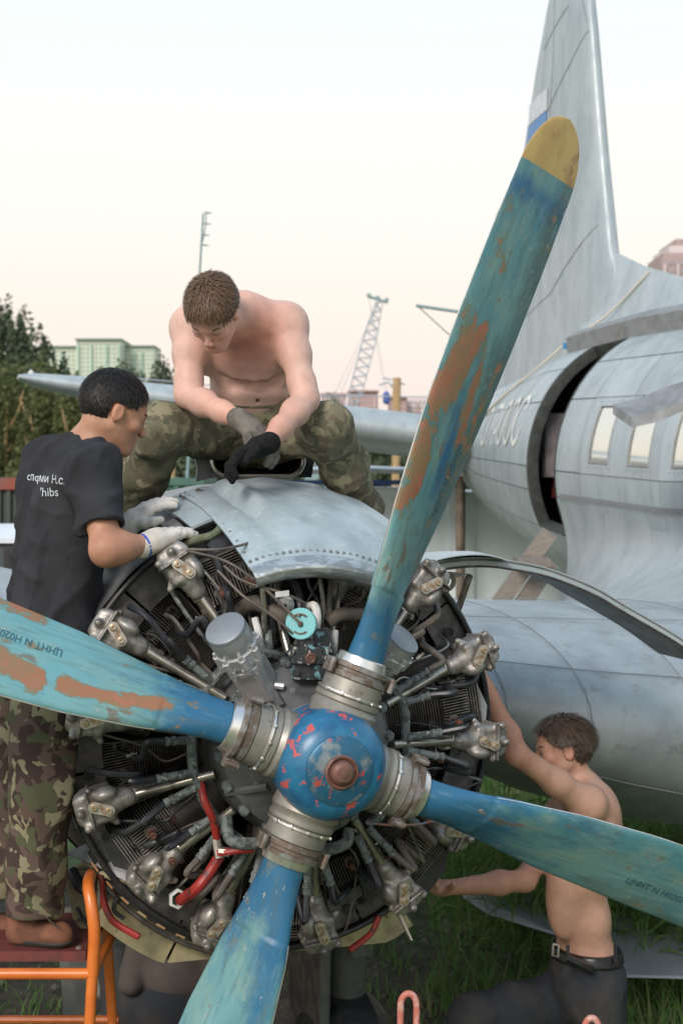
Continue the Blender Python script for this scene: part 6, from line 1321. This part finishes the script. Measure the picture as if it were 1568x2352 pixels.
# ---------------------------------------------------------------- containers and sheds
def container(x0, x1, y0, y1, z1, m_, label, name='shipping_container', ribs=0, z0=0, roofm=None):
    th_ = thing(name, label, 'container', ((x0+x1)/2, (y0+y1)/2, 0), 'shipping containers behind the airplane'); part('box_body', MB().box(((x0+x1)/2, (y0+y1)/2, (z0+z1)/2), (x1-x0, y1-y0, z1-z0)), m_, th_, smooth=False)
    if ribs:
        rb = MB()
        for k in range(ribs): x = x0+(x1-x0)*(k+.5)/ribs; rb.box((x, y0-.02, (z0+z1)/2), ((x1-x0)/ribs*.45, .04, z1-z0-.24))
        part('corrugation', rb, m_, th_, smooth=False, kind='stuff')
    fr = MB()
    for z in (z0+.06, z1-.06): part('frame_rail', MB().box(((x0+x1)/2, y0-.03, z), (x1-x0, .06, .12)), roofm or m_, th_, smooth=False)
    for x in (x0+.06, x1-.06): part('corner_post', MB().box((x, y0-.035, (z0+z1)/2), (.12, .07, z1-z0)), roofm or m_, th_, smooth=False)
    return th_
def X_(px, d): return (px-784)/F*d
def Z_(py, d): return CAM_Z+(1090-py)/F*d
container(X_(640, 18), X_(1052, 18), 18, 20.4, Z_(1122, 18), M['contblue'], 'pale blue weathered container behind the engine cowling', ribs=0)
container(X_(1066, 18.2), X_(1330, 18.2), 18.2, 20.6, Z_(1130, 18.2), M['contblue'], 'pale blue container standing behind the cabin tail and wooden ladder')
tag(part('drain_pipe', MB().tube([(X_(1058, 17.7), 17.7, 0), (X_(1060, 17.7), 17.7, Z_(1095, 17.7))], .045, 10), mat('rusty_post', (.12, .09, .07), (.2, .16, .12), sc=6, rough=.8), None), 'rusty dark post standing between the two pale blue containers', 'post')
t_ = MB().grid([[(X_(x, 18.6), 17.9+y*2.2, Z_(1098-6*sin((x-700)/60)-7*(y > .3)*1, 18.6)) for y in (0, .3, 1)] for x in range(640, 1060, 30)])
tag(part('tarpaulin', MB().slab(np.array([[(X_(x, 18.2), 17.9+y*2.2, Z_(1100-8*min(1, y*3)-2*sin(x/40), 18.2)+.12) for y in (0, .15, .5, 1)] for x in range(630, 1055, 25)]), (0, 0, -.05)), M['tarp'], None), 'white tarpaulin stretched over the roof of the pale blue container', 'tarpaulin')
tag(part('tarpaulin_hem', MB().box((X_(850, 17.85), 17.87, Z_(1108, 17.85)), (X_(1050, 17.85)-X_(660, 17.85), .03, .06)), M['tarpblue'], None, smooth=False), 'narrow blue strip along the front edge of the white tarpaulin', 'tarpaulin')
container(X_(-120, 15), X_(185, 15), 15, 17.4, Z_(1098, 15), M['contdark'], 'dark green rusty container with a red top edge at the left edge of the picture', ribs=14, roofm=M['redroof'])
container(X_(160, 24), X_(470, 24), 24, 26.4, Z_(1098, 24), M['contteal'], 'teal green container seen between the two men', ribs=12)
van = thing('parked_van', 'white roofed dark van parked at the left edge behind the man in black', 'van', (X_(-120, 12), 12.8, 0))
part('body', MB().prism([(X_(-420, 12), 12, .45), (X_(60, 12), 12, .45), (X_(66, 12), 12, 1.5), (X_(58, 12), 12, Z_(1245, 12)), (X_(-420, 12), 12, Z_(1245, 12))], (0, 1.7, 0)), mat('van_grey', (.07, .08, .09), rough=.4), van, smooth=False)
part('roof', MB().slab(np.array([[(X_(x, 12), 11.95+y*1.8, Z_(1236-22*min(1, y*4)*(1 if y < .9 else .6), 12)) for y in (0, .1, .3, .7, 1)] for x in (-420, -200, 0, 68)]), (0, 0, -.04)), M['tarp'], van)
for q in (-330, -20): part('wheel', MB().lathe((X_(q, 12), 12.05, .33), (0, 1, 0), [(-.05, .1), (-.06, .3), (.12, .33), (.14, .2)], 24, close=True), M['black'], van)
part('windscreen', MB().prism([(X_(10, 12), 11.985, 1.55), (X_(56, 12), 11.985, 1.55), (X_(50, 12), 11.985, Z_(1258, 12)), (X_(10, 12), 11.985, Z_(1258, 12))], (0, .02, 0)), M['black'], van, smooth=False)
po_ = thing('capped_post', 'brown post with a white cap in place of a hard-hatted person behind the upright blade', 'post', (X_(1052, 16.8), 16.8, 0)); hp_ = W(1055, 1092, 16.8)  # white-capped post built where a person in a hard hat was made out
part('post', MB().tube([(hp_[0], 16.8, 0), hp_], .045, 8), bpy.data.materials['rusty_post'], po_); part('cap', MB().lathe(hp_, UP, [(-.01, .09), (.03, .085), (.07, .055), (.09, 0)], 16), M['white'], po_)
# ---------------------------------------------------------------- far buildings, distance haze put into their pale colours
wm = mat('far_window', (.30, .42, .40), rough=.3); wm2 = mat('far_window_grey', (.36, .34, .38), rough=.3)
def tower(x0, x1, y0, dep, ztop, zbot, walls, label, nfl, ncol, band=None, bandm=None, wmat=None, roofm=None, winw=.55):
    b_ = thing('apartment_building', label, 'building', ((x0+x1)/2, y0+dep/2, 0)); wl_ = part('wall', MB().box(((x0+x1)/2, y0+dep/2, ztop/2), (x1-x0, dep, ztop)), walls, b_, smooth=False)
    dx = (x1-x0)/ncol; dz = (ztop-zbot)/nfl; wn = MB()
    for i in range(ncol):
        for j in range(nfl): wn.box((x0+dx*(i+.5), y0-.1, ztop-dz*(j+.75)), (dx*winw, .3, dz*.45))
    part('window_rows', wn, wmat or wm, b_, smooth=False, kind='stuff')
    if band:
        for q in band: part('balcony_column', MB().box((x0+(x1-x0)*q, y0-.6, ztop/2-dz*.4), ((x1-x0)*.035, 1.2, ztop-dz)), bandm, b_, smooth=False)
    if roofm: part('roof_slab', MB().box(((x0+x1)/2, y0+dep/2-.5, ztop+dz*.35), ((x1-x0)*1.05, dep+2, dz*.3)), roofm, b_, smooth=False); part('roof_wall', MB().box(((x0+x1)/2, y0+dep/2, ztop+dz*.1), ((x1-x0)*.98, dep*.98, dz*.3)), bandm or walls, b_, smooth=False)
    return b_
CRM = mat('cream_wall', (.66, .68, .56), (.60, .63, .52), sc=.05, rough=.8); GRN = mat('pale_green_wall', (.42, .60, .50), rough=.8); ROOF = mat('green_roof', (.24, .32, .28), rough=.8); PNK = mat('pink_brick_wall', (.56, .36, .34), (.50, .33, .32), sc=.05, rough=.8); PWH = mat('pale_pink_wall', (.66, .58, .58), rough=.8)
D1 = 620
tower(X_(62, D1), X_(178, D1), D1+25, 22, Z_(788, D1), Z_(1000, D1), CRM, 'left wing of the long cream and green apartment block behind the trees', 20, 12, (.1, .5, .9), GRN, roofm=ROOF)
tower(X_(176, D1), X_(278, D1), D1, 30, Z_(783, D1), Z_(1000, D1), CRM, 'tallest middle section of the cream and green apartment block', 21, 10, (.05, .34, .68, .97), GRN, roofm=ROOF)
tower(X_(276, D1), X_(346, D1), D1+12, 22, Z_(793, D1), Z_(1000, D1), CRM, 'right wing of the cream and green apartment block behind the trees', 20, 8, (.35, .6), GRN, roofm=ROOF)
D2 = 520
tower(X_(735, D2), X_(795, D2), D2+10, 20, Z_(905, D2), Z_(985, D2), PWH, 'pale pink apartment house at far left of the crane', 7, 6, (.2, .8), PNK, wmat=wm2, roofm=PNK)
tower(X_(800, D2), X_(868, D2), D2, 20, Z_(902, D2), Z_(985, D2), PNK, 'red brick and white apartment house behind the crane foot', 7, 7, (.12, .3, .9), PWH, wmat=wm2, roofm=PNK)
tower(X_(896, D2), X_(935, D2), D2+5, 20, Z_(915, D2), Z_(985, D2), PNK, 'pinkish apartment house right behind the tan wooden pole', 6, 4, (.5,), PWH, wmat=wm2, roofm=PNK)
tower(X_(932, D2), X_(985, D2), D2+15, 20, Z_(910, D2), Z_(985, D2), PWH, 'pale grey apartment house to the right of the tan wooden pole', 6, 5, (.1, .6), PNK, wmat=wm2)
D3 = 420; BR = mat('brown_pink_wall', (.42, .32, .31), rough=.8)
tw = tower(X_(1518, D3), X_(1640, D3), D3, 25, Z_(590, D3), Z_(760, D3), BR, 'stepped brown and pink tower block at the right edge above the airplane', 9, 9, (.05, .3, .55), PWH, wmat=wm2)
for a, b, z0, z1 in ((1528, 1640, 590, 577), (1541, 1640, 577, 560), (1556, 1640, 560, 545)): part('stepped_storey', MB().box(((X_(a, D3)+X_(b, D3))/2, D3+14, (Z_(z0, D3)+Z_(z1, D3))/2), (X_(b, D3)-X_(a, D3), 22, Z_(z1, D3)-Z_(z0, D3))), BR if z0 != 577 else PWH, tw, smooth=False)
# ---------------------------------------------------------------- crane
cr = thing('crane', 'lattice boom crane standing far behind the seated man', 'crane', (X_(800, 140), 140, 0)); DC = 140
b0, b1 = W(800, 965, DC), W(872, 690, DC); ax_ = norm(b1-b0); sd_ = norm(np.cross(ax_, (0, 1, 0))); Lb = np.linalg.norm(b1-b0)
def bw(q): return .62*min(1, .35+q*3, .45+(1-q)*2)
for a, c in ((1, 1), (1, -1), (-1, 1), (-1, -1)): part('boom_chord', MB().tube([b0+ax_*Lb*q+sd_*a*bw(q)+np.array((0, c*bw(q), 0)) for q in np.linspace(0, 1, 9)], .06, 5), M['steel'], cr)
lt = MB(); n_ = 26
for k in range(n_):
    for c in (1, -1):
        q0, q1 = k/n_, (k+1)/n_; sg = 1 if k % 2 else -1; lt.tube([b0+ax_*Lb*q0+sd_*sg*bw(q0)+np.array((0, c*bw(q0), 0)), b0+ax_*Lb*q1-sd_*sg*bw(q1)+np.array((0, c*bw(q1), 0))], .035, 4)
part('boom_lattice', lt, M['steel'], cr, kind='stuff')
hd_ = MB().tube([b1-sd_*.8, b1+sd_*1.2+UP*.1], .16, 6); part('boom_head', hd_, M['steelgreen'], cr)
for q in (-.7, .2, 1.1): part('sheave', MB().lathe(b1+sd_*q+UP*.2, (0, 1, 0), [(-.1, .22), (.1, .22)], 12, close=True), M['steelgreen'], cr)
for x in (888, 894): part('hoist_cable', MB().tube([b1+sd_*1.1, W(x, 925, DC)], .018, 4), M['steel'], cr)
part('hook_block', MB().lathe(W(887, 915, DC), UP, [(-.6, .1), (-.4, .35), (.4, .35), (.7, .1)], 10, close=True), M['tarpblue'], cr)
for q in (0, 1): part('stay_cable', MB().tube([b1, W(738-20*q, 1010, DC)], .022, 4), M['steel'], cr)
cb = W(795, 1000, DC); part('cab', MB().box((cb[0]-1.5, DC, 2.6), (5, 3.2, 3.0)), M['steelgreen'], cr, smooth=False); part('undercarriage', MB().box((cb[0]-1.5, DC, .7), (6.5, 3.6, 1.4)), M['black'], cr, smooth=False); part('boom_foot', MB().tube([b0, (cb[0]-1, DC, 3.5)], .4, 6), M['steel'], cr)
# ---------------------------------------------------------------- antenna mast, poles, wires
am = thing('antenna_mast', 'thin leaning antenna mast with small side brackets behind the seated man', 'antenna', (X_(400, 26), 26, 0)); DM = 26
m0, m1 = W(408, 1090, DM)-UP*2.9, W(467, 490, DM); part('pole', MB().tube([m0, m1], [.035, .018], 8), M['steelgreen'], am)
part('side_wire', MB().tube(bez([W(474, 487, DM), W(472, 520, DM), W(466, 552, DM), W(460, 565, DM)], 4), .012, 5), M['steelgreen'], am)
for y in (489, 514, 540, 563):
    x = 467-(y-490)*.1; part('bracket', MB().tube([W(x+2, y-2, DM), W(x+10, y, DM), W(x+20, y+.5, DM)], [.01, .018, .008], 6), M['steelgreen'], am)
tp_ = thing('wooden_pole', 'tan wooden utility pole with crossed wires near the picture centre', 'utility pole', (X_(908, 34), 34, 0)); DP = 34
part('pole', MB().tube([(X_(905, DP), DP, 0), W(911, 868, DP)], .10, 10), M['woodtan'], tp_)
for pts in ([(870, 885), (890, 878), (908, 882)], [(880, 868), (900, 872), (912, 880)], [(912, 876), (930, 884)]): part('wire_end', MB().tube([W(x, y, DP) for x, y in pts], .022, 5), M['steel'], tp_)
part('insulator', MB().lathe(W(900, 882, DP), UP, [(-.08, .03), (0, .07), (.1, .03)], 8, close=True), M['white'], tp_)
tag(part('overhead_cable', MB().tube([W(300, 868, 60), W(740, 908, 60), W(985, 912, 60), W(1500, 905, 60)], .03, 5), M['steel'], None), 'thin grey overhead cable crossing behind the crane and pole', 'cable')
for i, (px, y0, y1) in enumerate(((395, 1060, 1180), (350, 1040, 1080))): tag(part('fence_post', MB().tube([(X_(px, 27), 27, 0), W(px, y0-15, 27)], .06, 8), M['woodtan'], None), ('thin tan post seen under the leg of the seated man', 'thin tan post beside the face of the man in black')[i], 'post')
lp = thing('boom_pole', 'dark horizontal bar with a diagonal brace sticking out left of the upright blade', 'lamp pole', (X_(1120, 22), 22, 0)); DL = 22
part('pole', MB().tube([(X_(1120, DL), DL, 0), W(1120, 722, DL)], .07, 8), M['steelgreen'], lp); part('bar', MB().tube([W(955, 702, DL), W(1120, 726, DL)], .028, 6), M['steelgreen'], lp); part('brace', MB().tube([W(962, 706, DL), W(1120, 850, DL)], .010, 5), M['wood'], lp)
# ---------------------------------------------------------------- trees
leafm = mat('tree_leaves', None, None, attr='Col', rough=.7, spec=.2); leafy(leafm, .45); bark = mat('tree_bark', (.10, .08, .06), (.16, .13, .10), sc=5, rough=.9)
def tree(x, y, h, wdt, label, seed, pal, n=2600, ls=.34, group='trees along the far edge', trunkcol=None, lobes=9, low=.12):
    g = np.random.default_rng(seed); t_ = thing('tree', label, 'tree', (x, y, 0), group)
    tr = MB().tube([(x, y, 0), (x+.1, y, h*.3), (x-.1, y, h*.6), (x, y, h*.88)], [.22*h/10, .17*h/10, .11*h/10, .03], 8)
    part('trunk', tr, trunkcol or bark, t_)
    for k in range(5):
        a = g.random()*2*PI; z = h*(.3+.1*k); part('limb', MB().tube([(x, y, z), (x+cos(a)*wdt*.3, y+sin(a)*wdt*.3, z+h*.1), (x+cos(a)*wdt*.42, y+sin(a)*wdt*.42, z+h*.2)], [.08, .05, .02], 6), trunkcol or bark, t_)
    L_ = []
    for k in range(lobes):
        q = (k+.5)/lobes; z = h*(low+(1-low)*q*.97); r = wdt*.5*(1-abs(q-.42)**1.6*1.25); a = g.random()*2*PI; o = r*.55*g.random(); L_.append((x+cos(a)*o, y+sin(a)*o, z, r*g.uniform(.5, .85), h*.13))
        for m in range(2): a = g.random()*2*PI; L_.append((x+cos(a)*r*.75, y+sin(a)*r*.75, z+g.normal()*h*.04, r*g.uniform(.25, .5), h*.08))
    w_ = np.array([l[3]**2*l[4] for l in L_]); w_ = w_**.7; w_ /= w_.sum(); idx = g.choice(len(L_), n, p=w_); V = []; C_ = []
    for i in idx:
        l = L_[i]; d = g.normal(size=3); d /= np.linalg.norm(d); rr_ = (.72+.33*g.random()); c = np.array((l[0]+d[0]*l[3]*rr_, l[1]+d[1]*l[3]*rr_, l[2]+d[2]*l[4]*1.5*rr_)); u_ = norm(g.normal(size=3)); v_ = norm(np.cross(u_, norm(d+g.normal(size=3)*.6))); s_ = ls*(.5+g.random()*.8)
        V += [c-u_*s_*.5, c+v_*s_*.32, c+u_*s_*.5, c-v_*s_*.32]; cc = np.array(pal[i % len(pal)])*(.75+.5*g.random()); C_ += [cc]*4
    Fq = np.arange(4*n).reshape(n, 4); part('crown', np_mesh('crown', np.array(V), Fq, leafm, np.array(C_), smooth=False), None, t_); return t_
P1 = [(.11, .145, .09), (.13, .17, .10), (.15, .185, .11)]; P2 = [(.16, .18, .075), (.18, .20, .09), (.135, .16, .07)]
def Tx(px, d): return X_(px, d)
DT = 62
for i, (px, top, wd, lbl, pal, d) in enumerate(((-4, 744, 95, 'tallest dark tree at the upper left edge of the picture', P1, 66), (42, 760, 84, 'tall dark tree second from the left edge, against the green block', P1, 64), (96, 800, 84, 'rounded dark tree just left of the cream apartment block', P1, 62), (-60, 775, 120, 'broad dark tree partly cut by the left edge', P1, 64),
        (150, 862, 70, 'low dark bush-like tree between the apartment block and the tailplane tip', P1, 63), (300, 868, 110, 'rounded low tree in front of the right wing of the cream block', P1, 80), (375, 862, 90, 'dark low tree just left of the seated man', P1, 80), (235, 885, 90, 'low tree in front of the middle of the cream block', P1, 82))):
    h = Z_(top, d); tree(Tx(px, d), d, h, wd/F*d*1.25, lbl, 30+i, pal, n=10000, ls=.25, lobes=12)
for i, (px, top, wd, lbl, d) in enumerate(((20, 855, 130, 'olive green tree with loose foliage nearest the left edge', 44), (100, 865, 120, 'olive green tree under the tip of the tailplane', 43), (175, 900, 110, 'olive green tree directly left of the dark-haired head', 42), (-70, 850, 130, 'olive green tree beyond the left edge of the picture', 44), (250, 930, 110, 'olive green tree behind the face of the man in black', 43))):
    h = Z_(top, d); tree(Tx(px, d), d, h, wd/F*d*1.3, lbl, 60+i, P2 if i != 4 else P1, n=7500, ls=.17, lobes=13, low=.05, trunkcol=M['woodtan'])
for i, (px, top, wd, d, lbl) in enumerate(((760, 918, 70, 120, 'small dark tree below the pink houses, right of the seated man'), (960, 985, 90, 60, 'dark green tree below the tailplane, left of the upright blade'), (880, 1005, 110, 58, 'dark green tree below the tailplane behind the tan pole'), (800, 1010, 100, 58, 'dark green tree right of the seated man under the tailplane'), (420, 985, 110, 58, 'dark tree seen between the seated man and the man in black'), (500, 990, 100, 60, 'dark tree behind the intake on top of the engine'), (1040, 990, 90, 62, 'dark green tree hidden mostly behind the upright blade'))):
    h = Z_(top, d); tree(Tx(px, d), d, h, wd/F*d*1.3, lbl, 90+i, P1, n=2200, ls=.34, lobes=8, low=.05)
# far tree line and the same on the side the camera leaves out
V = []; C_ = []; g = np.random.default_rng(77)
for k in range(9000):
    x = g.uniform(-230, 330); y = g.uniform(250, 290); hh = 7+3*math.sin(x*.07)+2*math.sin(x*.23)+g.normal()*.6; c = np.array((x, y, g.random()**.7*hh)); u_ = norm(g.normal(size=3)); v_ = norm(g.normal(size=3)); s_ = 1.6
    V += [c-u_*s_, c+v_*s_, c+u_*s_, c-v_*s_]; C_ += [np.array(P1[k % 3])*(.9+.5*g.random())+np.array((.02, .025, .03))]*4  # bluish lift added to the leaf colour as distance haze
tag(part('tree_line', np_mesh('tree_line', np.array(V), np.arange(36000).reshape(-1, 4), leafm, np.array(C_), smooth=False), None), 'distant dark line of trees along the horizon', 'trees', kind='stuff')
